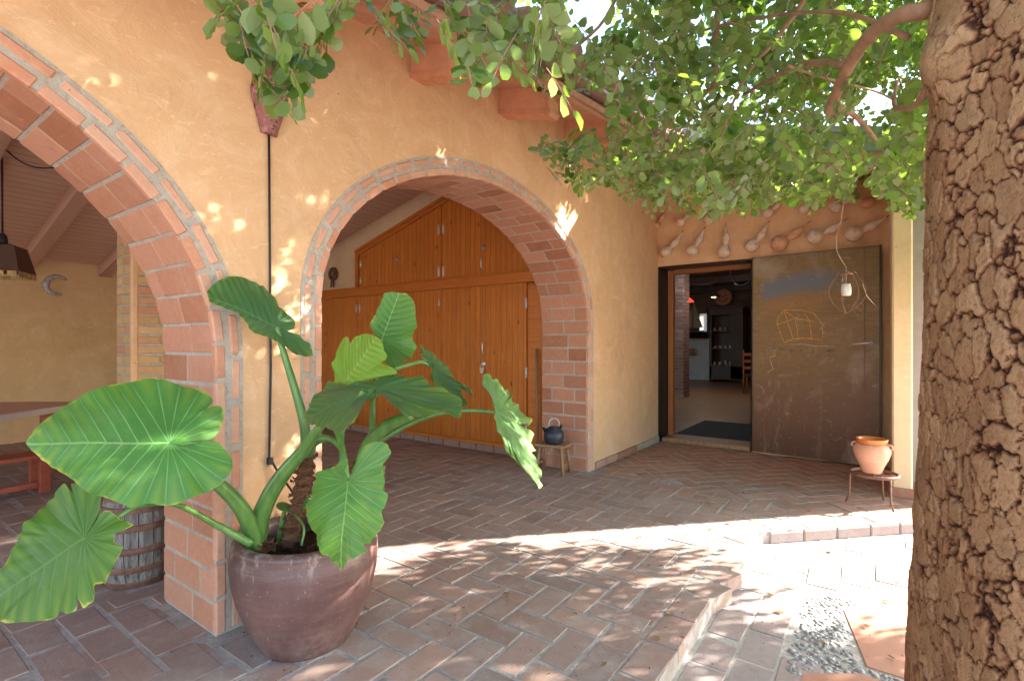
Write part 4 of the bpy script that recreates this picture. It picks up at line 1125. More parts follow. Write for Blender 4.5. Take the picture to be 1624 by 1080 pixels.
# barrel
bc = at(222, 900, 2.64); bx, by = bc.x, bc.y
ba = thing('wooden_barrel', 'small weathered grey barrel with rusty hoops behind the left arch jamb', 'barrel', (bx, by, 0))
BH, RB, RM = .46, .135, .178
def br(z): tt = (z/BH-.5)*2; return RM-(RM-RB)*tt*tt
m = MB(); ns = 18
for k in range(ns):
    vs = []
    for i in range(9):
        z = .008+(BH-.016)*i/8
        for (a, rr) in ((2*PI*(k+.03)/ns, br(z)), (2*PI*(k+.5)/ns, br(z)*1.012), (2*PI*(k+.97)/ns, br(z))): vs.append((bx+rr*math.cos(a), by+rr*math.sin(a), z))
        for a in (2*PI*(k+.97)/ns, 2*PI*(k+.03)/ns): vs.append((bx+(br(z)-.018)*math.cos(a), by+(br(z)-.018)*math.sin(a), z))
    fs = [(i*5+j, i*5+(j+1) % 5, (i+1)*5+(j+1) % 5, (i+1)*5+j) for i in range(8) for j in range(5)]+[(0, 4, 3, 2, 1), (40, 41, 42, 43, 44)]
    m.add(vs, fs)
part('staves', m, M['stave'], ba)
m = MB(); m.lathe([(0, 0), (RB-.015, 0), (RB-.015, .02), (0, .02)], 24, (bx, by, BH-.05)); part('head', m, M['stave'], ba)
for z in (.014, .095, .19, .30, .385, .44):
    m = MB(); m.lathe([(br(max(0, z-.016))+.003, max(0, z-.016)), (br(z)+.0065, z-.013), (br(z)+.0065, z+.013), (br(z+.016)+.003, z+.016)], 36, (bx, by, 0)); part('hoop', m, M['rust'], ba)
# porch pendant lamp
LZ = 4.33; lp = at(4, 412, LZ)
pl_ = thing('porch_pendant_lamp', 'dark slatted pendant lamp shade with ochre edging hanging inside the left arch', 'pendant lamp', tuple(lp))
m = MB(); sx = [(.235, -.105), (.17, .11), (.10, .13), (.03, .135)]
m.lathe([(a, b) for a, b in sx], 4, tuple(lp)); m.smooth = [False]*len(m.f)
m.v = [(lp.x+(x-lp.x)*math.cos(.25)-(y-lp.y)*math.sin(.25), lp.y+(x-lp.x)*math.sin(.25)+(y-lp.y)*math.cos(.25), z) for (x, y, z) in m.v]
part('shade', m, M['lampshade'], pl_)
m = MB()
for i in range(16):
    f0 = (i % 4-1.5)/4; sd = i//4; a = .25+sd*PI/2+PI/4
    q = V((lp.x, lp.y, lp.z-.13))+V((math.cos(a), math.sin(a), 0))*.166+V((-math.sin(a), math.cos(a), 0))*(f0*.33)
    m.box(q, (.008, .06, .045), a); m.box(q+V((0, 0, -.02)), (.010, .083, .008), a)
part('edging', m, M['lace'], pl_)
hk = at(3, 232, LZ)
m = MB(); m.lathe([(.03, 0), (.035, .02), (.03, .07), (.015, .09)], 12, (lp.x, lp.y, lp.z+.13)); m.tube([(lp.x, lp.y, lp.z+.2), (hk.x, hk.y, hk.z)], .007, 6); part('cord', m, M['cable'], pl_)
c0, c1 = hk, at(97, 265, LZ+.1)
m = MB(); m.tube([c0.lerp(c1, i/12)+V((0, 0, -.10*math.sin(PI*i/12)*(1-.3*i/12))) for i in range(13)]+[c1+V((-.1, .3, .2))], .006, 6); m.tube([hk, hk+V((0, 0, .4))], .01, 6); m.lathe([(.02, -.02), (.03, 0), (.02, .03)], 10, tuple(hk)); part('cable_swag', m, M['cable'], pl_)
p = onX(92, 453, -8.46); m = MB()
m.tube([(p.x, p.y+.115*math.cos(a), p.z+.115*math.sin(a)) for a in [.75+i*4.3/16 for i in range(17)]], [.012+.02*math.sin(PI*(i+.5)/17) for i in range(17)], 8, 0, True, .5, (1, 0, 0))
tag(m.build('crescent_ornament', M['grey_iron']), 'pale metal crescent hanging on the ochre back wall of the porch', 'ornament')

# ================================================================== OBJECTS BY THE ARCH AND DOOR
# wall lantern of pierced clay and its cable
wl = thing('pierced_wall_lamp', 'long dark red pierced clay lamp between the arches, half hidden by leaves', 'wall lamp', (WX, 1.217, 2.12))
m = MB(); n = 14; prof = [(.035, 2.125), (.078, 2.27), (.082, 2.30), (.060, 2.42), (.072, 2.50), (.03, 2.54)]
vs = []
for (r_, z) in prof:
    for j in range(n+1): a = -PI/2+PI*j/n; vs.append((WX+.004+r_*.9*math.cos(a), 1.217+r_*math.sin(a), z))
m.add(vs, [(i*(n+1)+j, i*(n+1)+j+1, (i+1)*(n+1)+j+1, (i+1)*(n+1)+j) for i in range(len(prof)-1) for j in range(n)]+[tuple(range(n+1))[::-1]])
part('clay_shade', m, M['perf'], wl)
m = MB(); pp = [(WX+.008, 1.217, 2.13), (WX+.007, 1.222, 1.6), (WX+.007, 1.226, 1.1), (WX+.008, 1.219, .70), (WX+.03, 1.24, .64), (WX+.06, 1.30, .53), (WX+.07, 1.36, .40), (WX+.05, 1.40, .02)]
m.tube(pp, .0055, 6); m.box((WX+.012, 1.219, .68), (.02, .02, .03)); part('cable', m, M['cable'], wl)

# stool with kettle
s0 = V((-2.47, 4.10, 0)); st = thing('wooden_stool', 'small rough wooden stool against the right arch jamb', 'stool', tuple(s0), rz=.15, world=False)
m = MB(); m.box((0, 0, .262), (.30, .21, .024), 0, 0, .004); sub('seat', m, M['stool_wood'], st)
for sx in (-1, 1):
    for sy in (-1, 1):
        m = MB(); m.tube([(sx*.105, sy*.07, .255), (sx*.135, sy*.095, .0)], .019, 4); sub('leg', m, M['stool_wood'], st)
    m = MB(); m.tube([(sx*.124, -.085, .09), (sx*.124, .085, .09)], .011, 6); sub('stretcher', m, M['stool_wood'], st)
kp = V((-2.455, 4.085, .275)); kt = thing('iron_kettle', 'round blackened iron kettle with a ring handle standing on the small stool', 'kettle', tuple(kp), world=False)
m = MB(); m.lathe([(0, 0), (.065, 0), (.088, .025), (.098, .07), (.090, .11), (.062, .142), (.045, .15), (.045, .157), (0, .158)], 26); sub('body', m, simple('blackened_clay', (.035, .042, .055), .42, .2, .3, 20), kt)
m = MB(); m.tube([V((.048*math.cos(a)*SA*0+.048*math.cos(a)*CA, .048*math.cos(a)*SA, .185+.048*math.sin(a))) for a in [-.6+i*(PI+1.2)/12 for i in range(13)]], .008, 8); sub('handle', m, M['grey_iron'], kt)
m = MB(); m.tube([(-.055, -.05, .115), (-.075, -.07, .15)], [.02, .011], 8); sub('spout', m, M['iron'], kt)
m = MB(); m.tube([(.05, .03, .14), (.062, .035, .175)], [.012, .009], 8); sub('filler_neck', m, M['iron'], kt)
# jar on iron ring stand
js = V((-.035, 4.66, 0)); jst = thing('iron_ring_stand', 'rusty three-legged iron ring stand carrying the terracotta jar', 'plant stand', tuple(js), world=False)
RR, RH = .150, .235
m = MB(); m.tube([(RR*math.cos(a), RR*math.sin(a), RH) for a in [i*2*PI/32 for i in range(33)]], .009, 8, 0, False, 1.3, (0, 0, 1)); m.tube([(-RR, 0, RH-.004), (RR, 0, RH-.004)], .006, 6); m.tube([(0, -RR, RH-.004), (0, RR, RH-.004)], .006, 6); sub('ring', m, M['rust'], jst)
for a in (math.radians(-165), math.radians(-50), math.radians(70)):
    q = V((math.cos(a), math.sin(a), 0)); m = MB(); m.tube([q*RR+V((0, 0, RH)), q*(RR+.004)+V((0, 0, .15)), q*(RR+.008)+V((0, 0, .06)), q*(RR+.03)+V((0, 0, .008))], .0075, 8); sub('leg', m, M['rust'], jst)
jr = thing('terracotta_jar', 'bulging pale terracotta jar with a glossy orange rim on the iron stand', 'jar', (js.x-.012, js.y, .245), world=False)
m = MB(); m.lathe([(0, 0), (.060, 0), (.064, .015), (.080, .055), (.102, .10), (.118, .148), (.117, .175), (.103, .200), (.088, .213)], 36); sub('body', m, M['vase'], jr)
m = MB(); m.lathe([(.089, .213), (.094, .222), (.100, .240), (.102, .248), (.098, .252), (.090, .246), (.082, .22), (.095, .16), (.05, .05), (0, .045)], 36); sub('glazed_rim', m, M['vase_glaze'], jr)
for a in (-.1, PI-.1):
    q = V((math.cos(a), math.sin(a), 0)); m = MB(); m.tube([q*.093+V((0, 0, .215)), q*.12+V((0, 0, .208)), q*.128+V((0, 0, .19)), q*.113+V((0, 0, .178))], .008, 8); sub('lug_handle', m, M['vase'], jr)
# wire cage lamp hanging from the branch
cg = at(1342, 497, 3.0); ctop = at(1342, 432, 3.0)
wc = thing('wire_cage_lantern', 'rusty wire cage with a frosted glass jar hanging from the tree on a string', 'lantern', tuple(cg))
hh = ctop.z-cg.z; m = MB()
for k in range(7):
    a = PI*k/7*2; pts = []
    for i in range(17):
        f = i/16; r_ = .105*math.sin(PI*min(1, f*.93+.0))**.8*(1-.15*f)+.012*(f > .9)
        pts.append(cg+V((r_*math.cos(a), r_*math.sin(a), hh*f)))
    m.tube(pts, .0016, 5)
m.tube([ctop+V((.028*math.cos(a), .028*math.sin(a), -.012)) for a in [i*PI/8 for i in range(17)]], .003, 5); m.tube([ctop+V((.012*math.cos(a), .012*math.sin(a), .0)) for a in [i*PI/8 for i in range(17)]], .005, 5)
part('wire_cage', m, M['rust'], wc)
m = MB(); j0 = at(1342, 469, 3.0); m.lathe([(0, 0), (.022, 0), (.026, .01), (.026, .05), (.022, .058), (.022, .068)], 16, tuple(j0)); part('glass_jar', m, M['glass_j'], wc)
s1, s2 = at(1336, 405, 2.98), at(1326, 380, 2.95); tp = at(1343, 180, 2.7)
m = MB(); m.tube([j0+V((0, 0, .068)), ctop, ctop+V((0, 0, .03)), at(1334, 412, 2.99), at(1327, 398, 2.97), s2, at(1334, 350, 2.9), at(1341, 300, 2.85), at(1342, 240, 2.8), tp], .0012, 5); m.tube([at(1368, 450, 3.0), at(1375, 470, 3.2), at(1393, 490, 4.7)], .0012, 5); part('string', m, M['straw'], wc)

# ================================================================== POT AND ELEPHANT EAR PLANT
PC = V((-1.908, 1.214, 0))
pot = thing('glazed_plant_pot', 'large brown glazed round pot standing on the brick terrace', 'plant pot', tuple(PC), world=False)
prof = [(0, 0), (.175, 0), (.184, .010), (.212, .06), (.245, .13), (.272, .20), (.288, .27), (.294, .33), (.291, .37), (.281, .392), (.284, .400), (.283, .410), (.272, .418), (.250, .420), (.237, .414), (.232, .400), (.240, .36), (.24, .31)]
prof = [(a*.965, b*1.035) for a, b in prof]
m = MB(); m.lathe(prof, 64, (0, 0, 0), 0, .004); sub('pot_body', m, M['bigpot'], pot)
m = MB(); n = 36; vs = [(0, 0, .36)]
for k in range(1, 9):
    for j in range(n):
        a = 2*PI*j/n; r_ = .24*k/8; vs.append((r_*math.cos(a), r_*math.sin(a), .352+.018*noise.noise(V((r_*math.cos(a)*22, r_*math.sin(a)*22, 3)))))
fs = [(0, 1+j, 1+(j+1) % n) for j in range(n)]+[(1+(k-1)*n+j, 1+k*n+j, 1+k*n+(j+1) % n, 1+(k-1)*n+(j+1) % n) for k in range(1, 8) for j in range(n)]
m.add(vs, fs, 0, True)
for i in range(90):
    a, r_ = R.uniform(0, 6.28), R.uniform(.02, .22); x, y, z = r_*math.cos(a), r_*math.sin(a), .368; s = R.uniform(.008, .028); b = R.uniform(0, 6.28)
    m.add([(x+s*math.cos(b), y+s*math.sin(b), z+R.uniform(0, .015)), (x+s*.3*math.cos(b+1.57), y+s*.3*math.sin(b+1.57), z), (x-s*math.cos(b), y-s*math.sin(b), z+R.uniform(0, .012)), (x-s*.3*math.cos(b+1.57), y-s*.3*math.sin(b+1.57), z)], [(0, 1, 2, 3)])
sub('soil', m, M['soil'], pot)

plant = thing('elephant_ear_plant', 'tall elephant ear plant with huge heart-shaped green leaves growing in the brown pot', 'plant', (PC.x, PC.y, .48))
def catmull(pts, per):
    n = len(pts); out = []
    for i in range(n):
        p0, p1, p2, p3 = pts[i-1], pts[i], pts[(i+1) % n], pts[(i+2) % n]
        for k in range(per):
            t_ = k/per
            out.append(tuple(.5*((2*p1[a])+(-p0[a]+p2[a])*t_+(2*p0[a]-5*p1[a]+4*p2[a]-p3[a])*t_**2+(-p0[a]+3*p1[a]-3*p2[a]+p3[a])*t_**3) for a in (0, 1)))
    return out
PZ = 1.17
def atp(x, y, z):
    z2 = z*PZ
    if x < 520 and y < 760: z2 = min(z2, 2.21/(.5832-(x-812)/812*.8123)-.16)
    return at(x, y, z2)
def ear(mat_, org, s, outline, node, tip, side, cup=.03, ripple=.006, fold=0.0, droop=0.0, lab=None, wav=.006):
    """one big leaf: outline in its own plane, then cupped, rippled between the veins and waved at the rim"""
    pl = [(org[0]+x/s, org[1]+y/s) for x, y in outline]
    P0, P1, P2 = atp(*node), atp(*tip), atp(*side)
    n = (P1-P0).cross(P2-P0).normalized()
    if n.dot(V((0, 0, H0))-P0) < 0: n = -n
    A_ = (P1-P0); L = A_.length; A_.normalize(); B_ = n.cross(A_)
    o2 = []
    for (x, y) in catmull(pl, 6):
        q = hit(x, y, P0, n)-P0; o2.append((q.dot(A_), q.dot(B_)))
    # tiny irregular margin
    o3 = []
    for i, (a, b) in enumerate(o2):
        r_ = math.hypot(a, b); k = 1+wav*noise.noise(V((a*60, b*60, node[0])))/max(.05, r_)*.6
        o3.append((a*k, b*k))
    W = max(abs(b) for a, b in o3)
    N, K = len(o3), 22
    m = MB(); vs = [P0]; m.uv = [(0, 0)]; m.uv2 = [(0, 0)]
    for k in range(1, K+1):
        f = (k/K)**.9
        for i, (a, b) in enumerate(o3):
            a2, b2 = a*f, b*f
            ab = abs(b2)/L; an = a2/L
            s_ = an-.55*ab
            sv = s_*8.5 if s_ > 0 else (1.0681-math.atan2(ab, an))*3.6
            fr = (sv+20) % 1.0
            quilt = math.sin(PI*fr)*ripple*.5*min(1, f*1.6)
            wave = wav*4.2*f**3*noise.noise(V((a*13, b*13, node[0]*.1)))+.012*noise.noise(V((a2*6, b2*6, node[0])))
            d_ = cup*(abs(b2)/W)**2*-1+fold*(abs(b2)/W)+quilt+wave-droop*max(0, an)**2
            vs.append(P0+A_*a2+B_*b2+n*d_)
            m.uv.append((an, b2/L)); m.uv2.append((f, i/N))
    fs = [(0, 1+i, 1+(i+1) % N) for i in range(N)]
    fs += [(1+(k-1)*N+i, 1+k*N+i, 1+k*N+(i+1) % N, 1+(k-1)*N+(i+1) % N) for k in range(1, K) for i in range(N)]
    m.add(vs, fs, 0, True)
    o = part('leaf', m, mat_, plant, lab)
    return o
def stalk(pts, per=6, name='leaf_stalk', mat_=None):
    P = [atp(p[0], p[1], p[2]) for p in pts]; rr = [p[3]*p[2]*PZ/812 for p in pts]
    out, ro = [], []
    for i in range(len(P)-1):
        p0, p1, p2, p3 = P[max(0, i-1)], P[i], P[i+1], P[min(len(P)-1, i+2)]
        for k in range(per):
            t_ = k/per; out.append(.5*((2*p1)+(-p0+p2)*t_+(2*p0-5*p1+4*p2-p3)*t_**2+(-p0+3*p1-3*p2+p3)*t_**3)); ro.append(rr[i]+(rr[i+1]-rr[i])*t_)
    out.append(P[-1]); ro.append(rr[-1])
    m = MB(); m.tube(out, ro, 12); return part(name, m, mat_ or M['petiole'], plant)
L1 = [(105, 310), (125, 270), (165, 222), (205, 180), (270, 130), (340, 95), (400, 72), (470, 50), (540, 42), (600, 35), (660, 48), (720, 60), (780, 68), (830, 92), (866, 122), (862, 152), (822, 184), (868, 164), (900, 162), (915, 190), (905, 235), (880, 285), (830, 303), (770, 297), (722, 299), (696, 310), (716, 322), (755, 330), (800, 321), (850, 300), (890, 312), (920, 345), (947, 395), (935, 440), (905, 475), (860, 500), (800, 528), (730, 550), (660, 555), (590, 555), (550, 566), (500, 550), (450, 535), (380, 515), (330, 480), (280, 440), (230, 405), (180, 370), (138, 338)]
ear(M['ear'], (0, 580), 2.571, L1, (268, 702, 1.42), (41, 700, 1.40), (300, 595, 1.56), .035, .006, 0, .03, 'largest leaf, a broad bright green heart spread flat toward the left')
L2 = [(118+1, 133+0)]
L2 = [(545, 485), (560, 440), (590, 385), (618, 330), (632, 270), (620, 245), (560, 225), (500, 195), (460, 180), (440, 195), (490, 250), (488, 285), (440, 235), (400, 180), (362, 195), (335, 218), (310, 240), (300, 262), (245, 280), (225, 310), (190, 335), (178, 385), (135, 420), (128, 470), (80, 495), (58, 540), (25, 585), (12, 650), (-40, 720), (-110, 810), (-170, 900), (-210, 980), (-170, 1010), (-90, 1015), (0, 1025), (100, 1028), (190, 1025), (290, 1005), (330, 965), (385, 980), (430, 955), (447, 870), (462, 940), (500, 920), (525, 890), (540, 850), (555, 800), (620, 790), (640, 790), (670, 740), (690, 680), (720, 620), (755, 565), (720, 560), (690, 520), (685, 490), (740, 465), (790, 430), (760, 415), (750, 395), (720, 400), (700, 390), (670, 352), (630, 350), (605, 380), (600, 410), (570, 460), (548, 478)]
ear(M['ear_old'], (0, 720), 3.856, L2, (134.5, 853, 1.30), (-52, 975, 1.25), (60, 765, 1.38), .02, .0022, 0, .03, 'worn leaf with yellow nibbled edges hanging low on the left')
L3 = [(20, 100), (50, 65), (110, 42), (160, 45), (215, 75), (240, 90), (262, 93), (300, 130), (320, 160), (325, 180), (345, 193), (362, 225), (390, 258), (385, 290), (350, 292), (318, 282), (345, 300), (370, 305), (408, 318), (425, 345), (455, 362), (478, 402), (430, 405), (390, 400), (345, 372), (300, 345), (240, 320), (200, 297), (178, 262), (140, 225), (122, 205), (60, 172), (25, 150)]
ear(M['ear_dark'], (330, 420), 2.842, L3, (437.5, 517, 1.80), (338, 466, 1.74), (455, 500, 1.97), .015, .006, 0, .02, 'dark green leaf on the tall stalk at the upper left')
L4 = [(785, 470), (735, 440), (705, 410), (685, 360), (690, 335), (730, 270), (740, 230), (768, 190), (775, 165), (792, 125), (800, 105), (860, 90), (920, 92), (985, 98), (1035, 135), (1055, 170), (1070, 220), (1075, 300), (1085, 380), (1055, 430), (1050, 500), (1085, 550), (1050, 610), (1035, 650), (990, 660), (955, 700), (890, 722), (850, 700), (820, 680), (790, 640), (770, 560)]
ear(M['ear'], (460, 450), 5.4, L4, (605, 540, 1.88), (632, 468, 1.82), (655, 545, 1.90), .02, .006, 0, .02, 'upright oval leaf standing highest in front of the pine doors')
L5 = [(470, 855), (430, 850), (385, 850), (370, 810), (360, 740), (345, 680), (360, 640), (355, 570), (375, 510), (420, 470), (465, 455), (480, 500), (495, 545), (500, 510), (530, 465), (600, 430), (690, 432), (750, 455), (790, 490), (800, 560), (828, 610), (820, 650), (790, 678), (830, 705), (885, 750), (880, 775), (800, 790), (700, 815), (600, 850), (530, 865)]
ear(M['ear_yellow'], (460, 450), 5.4, L5, (547, 607, 1.80), (590, 548, 1.73), (530, 545, 1.84), .02, .006, 0, .0, 'yellow green leaf seen from below with torn brown spots')
L7 = [(195, 80), (230, 95), (280, 140), (330, 190), (370, 230), (430, 290), (480, 330), (535, 365), (565, 395), (562, 425), (530, 385), (475, 338), (470, 365), (500, 430), (520, 490), (500, 495), (450, 480), (400, 440), (350, 410), (315, 370), (300, 340), (285, 290), (280, 240), (245, 190), (190, 155), (215, 140)]
ear(M['ear_dark'], (620, 530), 4.32, L7, (684, 582, 1.95), (735, 640, 1.90), (690, 565, 2.08), .01, .005, 0, .01, 'narrow blue green leaf turned edge-on behind the arching leaf')
L6b = [(545, 1040), (560, 1005), (600, 960), (640, 920), (720, 880), (850, 860), (960, 870), (950, 950), (860, 955), (760, 985), (700, 1025), (650, 1048), (600, 1055)]
ear(M['ear_pale'], (460, 450), 5.4, L6b, (600, 620, 1.72), (560, 642, 1.74), (640, 615, 1.78), .01, .004, 0, 0, 'pale crumpled lobe under the arching leaf')
L6 = [(95, 480), (145, 440), (160, 400), (200, 355), (270, 320), (340, 268), (420, 262), (520, 265), (620, 245), (720, 215), (800, 195), (880, 185), (960, 178), (1050, 175), (1130, 195), (1165, 245), (1200, 290), (1260, 320), (1340, 345), (1420, 400), (1480, 440), (1485, 500), (1482, 555), (1460, 600), (1380, 585), (1300, 570), (1245, 555), (1170, 600), (1110, 600), (1060, 580), (990, 560), (965, 520), (960, 440), (955, 380), (900, 352), (820, 330), (740, 320), (660, 330), (600, 350), (565, 395), (540, 450), (550, 530), (545, 600), (520, 640), (470, 690), (400, 682), (350, 660), (300, 630), (240, 590), (200, 570), (140, 560), (115, 535)]
ear(M['ear_dark'], (460, 560), 5.4, L6, (596, 614, 1.62), (480, 655, 1.55), (640, 570, 1.86), -.02, .006, 0, .02, 'wide dark leaf arching over the middle with two drooping lobes')
L8 = [(190, 60), (215, 70), (235, 105), (275, 115), (305, 160), (335, 190), (380, 195), (403, 230), (392, 280), (415, 312), (470, 350), (490, 400), (520, 435), (550, 465), (545, 508), (500, 500), (440, 490), (395, 482), (345, 480), (305, 440), (345, 487), (400, 492), (440, 503), (492, 550), (535, 545), (570, 590), (575, 655), (600, 705), (598, 730), (562, 738), (600, 790), (630, 860), (640, 930), (625, 975), (648, 1028), (615, 1040), (588, 980), (540, 960), (500, 930), (462, 880), (452, 840), (405, 800), (390, 760), (330, 700), (300, 640), (248, 580), (268, 520), (228, 450), (235, 415), (250, 400), (235, 350), (200, 260), (160, 190), (140, 120), (155, 75)]
ear(M['ear_pale'], (740, 580), 5.4, L8, (788, 653, 1.78), (858, 768, 1.70), (812, 650, 1.98), .012, .005, 0, .0, 'long wavy leaf drooping at the far right of the plant')
L10 = [(860, 380), (880, 420), (900, 470), (905, 530), (895, 600), (870, 650), (855, 690), (820, 640), (820, 450)]
ear(M['ear_pale'], (380, 640), 3.857, L10, (598, 770, 1.56), (604, 812, 1.56), (611, 780, 1.60), .01, .003)
L9 = [(668, 470), (690, 430), (720, 380), (745, 320), (775, 265), (820, 235), (860, 232), (885, 260), (890, 300), (868, 340), (850, 370), (855, 420), (868, 450), (865, 490), (845, 520), (862, 560), (860, 620), (845, 660), (858, 710), (850, 750), (820, 790), (790, 830), (770, 860), (735, 865), (735, 905), (700, 935), (672, 955), (655, 935), (640, 975), (615, 1000), (592, 1022), (570, 990), (540, 985), (515, 965), (520, 935), (480, 925), (460, 880), (425, 840), (430, 805), (400, 770), (390, 720), (388, 670), (388, 620), (415, 575), (405, 530), (410, 490), (435, 460), (440, 425), (490, 405), (560, 385), (600, 375), (655, 335), (668, 370), (655, 430), (660, 462)]
ear(M['ear'], (380, 640), 3.857, L9, (552, 763, 1.44), (533, 905, 1.38), (490, 815, 1.47), .03, .006, 0, .02, 'light green heart-shaped leaf hanging over the rim of the pot')
ear(M['ear'], (380, 640), 3.857, [(355, 665), (300, 665), (262, 660), (222, 642), (240, 615), (290, 600), (325, 612)], (470, 812, 1.80), (439, 806, 1.80), (455, 797, 1.84), .004, .002)
ear(M['ear'], (380, 640), 3.857, [(385, 655), (360, 630), (352, 600), (370, 575), (405, 560), (408, 600), (400, 640)], (480, 808, 1.80), (484, 787, 1.80), (474, 795, 1.84), .004, .002)
stalk([(404, 868, 1.70, 14), (399, 840, 1.69, 13), (384, 808, 1.65, 12), (360, 780, 1.60, 11), (330, 755, 1.54, 9), (298, 728, 1.49, 7), (272, 704, 1.44, 5)])
stalk([(408, 868, 1.72, 13), (412, 825, 1.72, 14), (428, 785, 1.71, 13), (452, 748, 1.70, 12), (480, 715, 1.68, 10), (502, 684, 1.64, 8), (516, 668, 1.62, 5), (530, 676, 1.58, 4.5), (540, 700, 1.53, 4.5), (547, 730, 1.48, 4.5), (552, 760, 1.45, 4)])
stalk([(438, 518, 1.80, 4), (450, 560, 1.80, 5), (466, 612, 1.80, 6), (480, 662, 1.80, 7), (486, 700, 1.81, 8), (487, 725, 1.82, 9)])
stalk([(487, 725, 1.82, 10), (492, 705, 1.80, 10), (508, 696, 1.78, 7), (526, 697, 1.76, 5), (540, 710, 1.74, 4), (549, 725, 1.72, 3)])
stalk([(572, 735, 1.74, 8), (580, 712, 1.73, 10), (596, 690, 1.71, 11), (618, 673, 1.69, 10), (640, 664, 1.66, 8), (652, 660, 1.64, 6)])
stalk([(584, 712, 1.76, 5), (589, 690, 1.77, 5), (591, 660, 1.79, 4.5), (592, 630, 1.81, 4), (600, 570, 1.86, 4), (605, 542, 1.89, 3)])
stalk([(538, 770, 1.72, 4), (541, 735, 1.74, 4), (543, 690, 1.77, 3.5), (545, 645, 1.79, 3), (547, 608, 1.81, 3)])
stalk([(625, 585, 1.78, 4), (650, 578, 1.86, 3.5), (668, 574, 1.92, 3), (684, 582, 1.96, 2.5)])
stalk([(600, 700, 1.76, 5), (650, 672, 1.80, 4), (700, 655, 1.80, 3.5), (745, 651, 1.79, 3), (788, 654, 1.785, 2.5)])
stalk([(398, 862, 1.66, 7), (340, 830, 1.60, 5), (280, 800, 1.50, 4), (222, 802, 1.38, 4), (190, 818, 1.34, 4), (135, 853, 1.305, 3)])
stalk([(440, 865, 1.80, 4), (446, 840, 1.80, 5), (450, 812, 1.80, 3)]); stalk([(478, 865, 1.72, 2), (482, 835, 1.74, 2), (466, 814, 1.79, 1.5)])
def trunklet(pts, seed):
    P = [atp(*p[:3]) for p in pts]; out, rr = [], []
    for i in range(len(P)-1):
        for k in range(7): f = k/7; out.append(P[i].lerp(P[i+1], f)); rr.append((pts[i][3]*(1-f)+pts[i+1][3]*f)*2.1/812*(1+.18*(((i*7+k) % 3)-1)))
    m = MB(); m.tube(out, rr, 14)
    rl = random.Random(seed)
    for q, r_ in zip(out, rr):
        for j in range(5):
            a = rl.uniform(0, 6.28); b = V((math.cos(a), math.sin(a), 0))*r_; c_ = V((-math.sin(a), math.cos(a), 0))*.006
            m.add([q+b*.9-c_, q+b*.9+c_, q+b*1.35+c_*.4+V((0, 0, rl.uniform(-.02, .02))), q+b*1.3-c_*.4+V((0, 0, rl.uniform(-.02, .02)))], [(0, 1, 2, 3)])
    part('fibrous_stem', m, M['stem'], plant)
trunklet([(488, 718, 1.82, 11), (484, 745, 1.82, 13), (480, 775, 1.82, 13), (474, 800, 1.82, 12), (466, 830, 1.80, 13), (458, 872, 1.78, 14)], 3)
trunklet([(580, 725, 1.74, 9), (570, 745, 1.74, 13), (558, 770, 1.75, 14), (540, 810, 1.77, 14), (520, 872, 1.78, 15)], 4)
trunklet([(405, 876, 1.71, 22), (405, 862, 1.71, 17), (405, 856, 1.71, 12)], 5)
# ================================================================== TREE
EL_ = math.radians(28.0); AZ = math.atan2(.688, .725)
S = V((math.sin(AZ)*math.cos(EL_), math.cos(AZ)*math.cos(EL_), math.sin(EL_)))
tree = thing('carob_tree', 'large carob tree with thick cracked bark and small rounded leaves at the right edge', 'tree', (.44, 1.69, -.08))
TC = V((.444, 1.690, 0))
def trunk_c(z): return V((TC.x+.012*CA*z+.005*math.sin(z*2), TC.y-.010*SA*z, z))
def trunk_r(z): return .392-.012*min(z, 2)+.10*max(0, .12-z)+.02*math.sin(z*1.7)*.3
cam_dir = math.atan2(-TC.y, -TC.x)
m = MB(); crk, cel = [], []
rows = [(-.10+i*.02) for i in range(24)]+[.385+i*.0031 for i in range(527)]+[2.04+i*.035 for i in range(32)]
cols = []
nf = 450
for i in range(nf): cols.append(cam_dir-1.75+3.5*i/nf)
for i in range(40): cols.append(cam_dir+1.75+(2*PI-3.5)*i/40)
knot = at(1487, 95, 1.16); kdir = (knot-trunk_c(knot.z)); kang = math.atan2(kdir.y, kdir.x)
NC = len(cols)
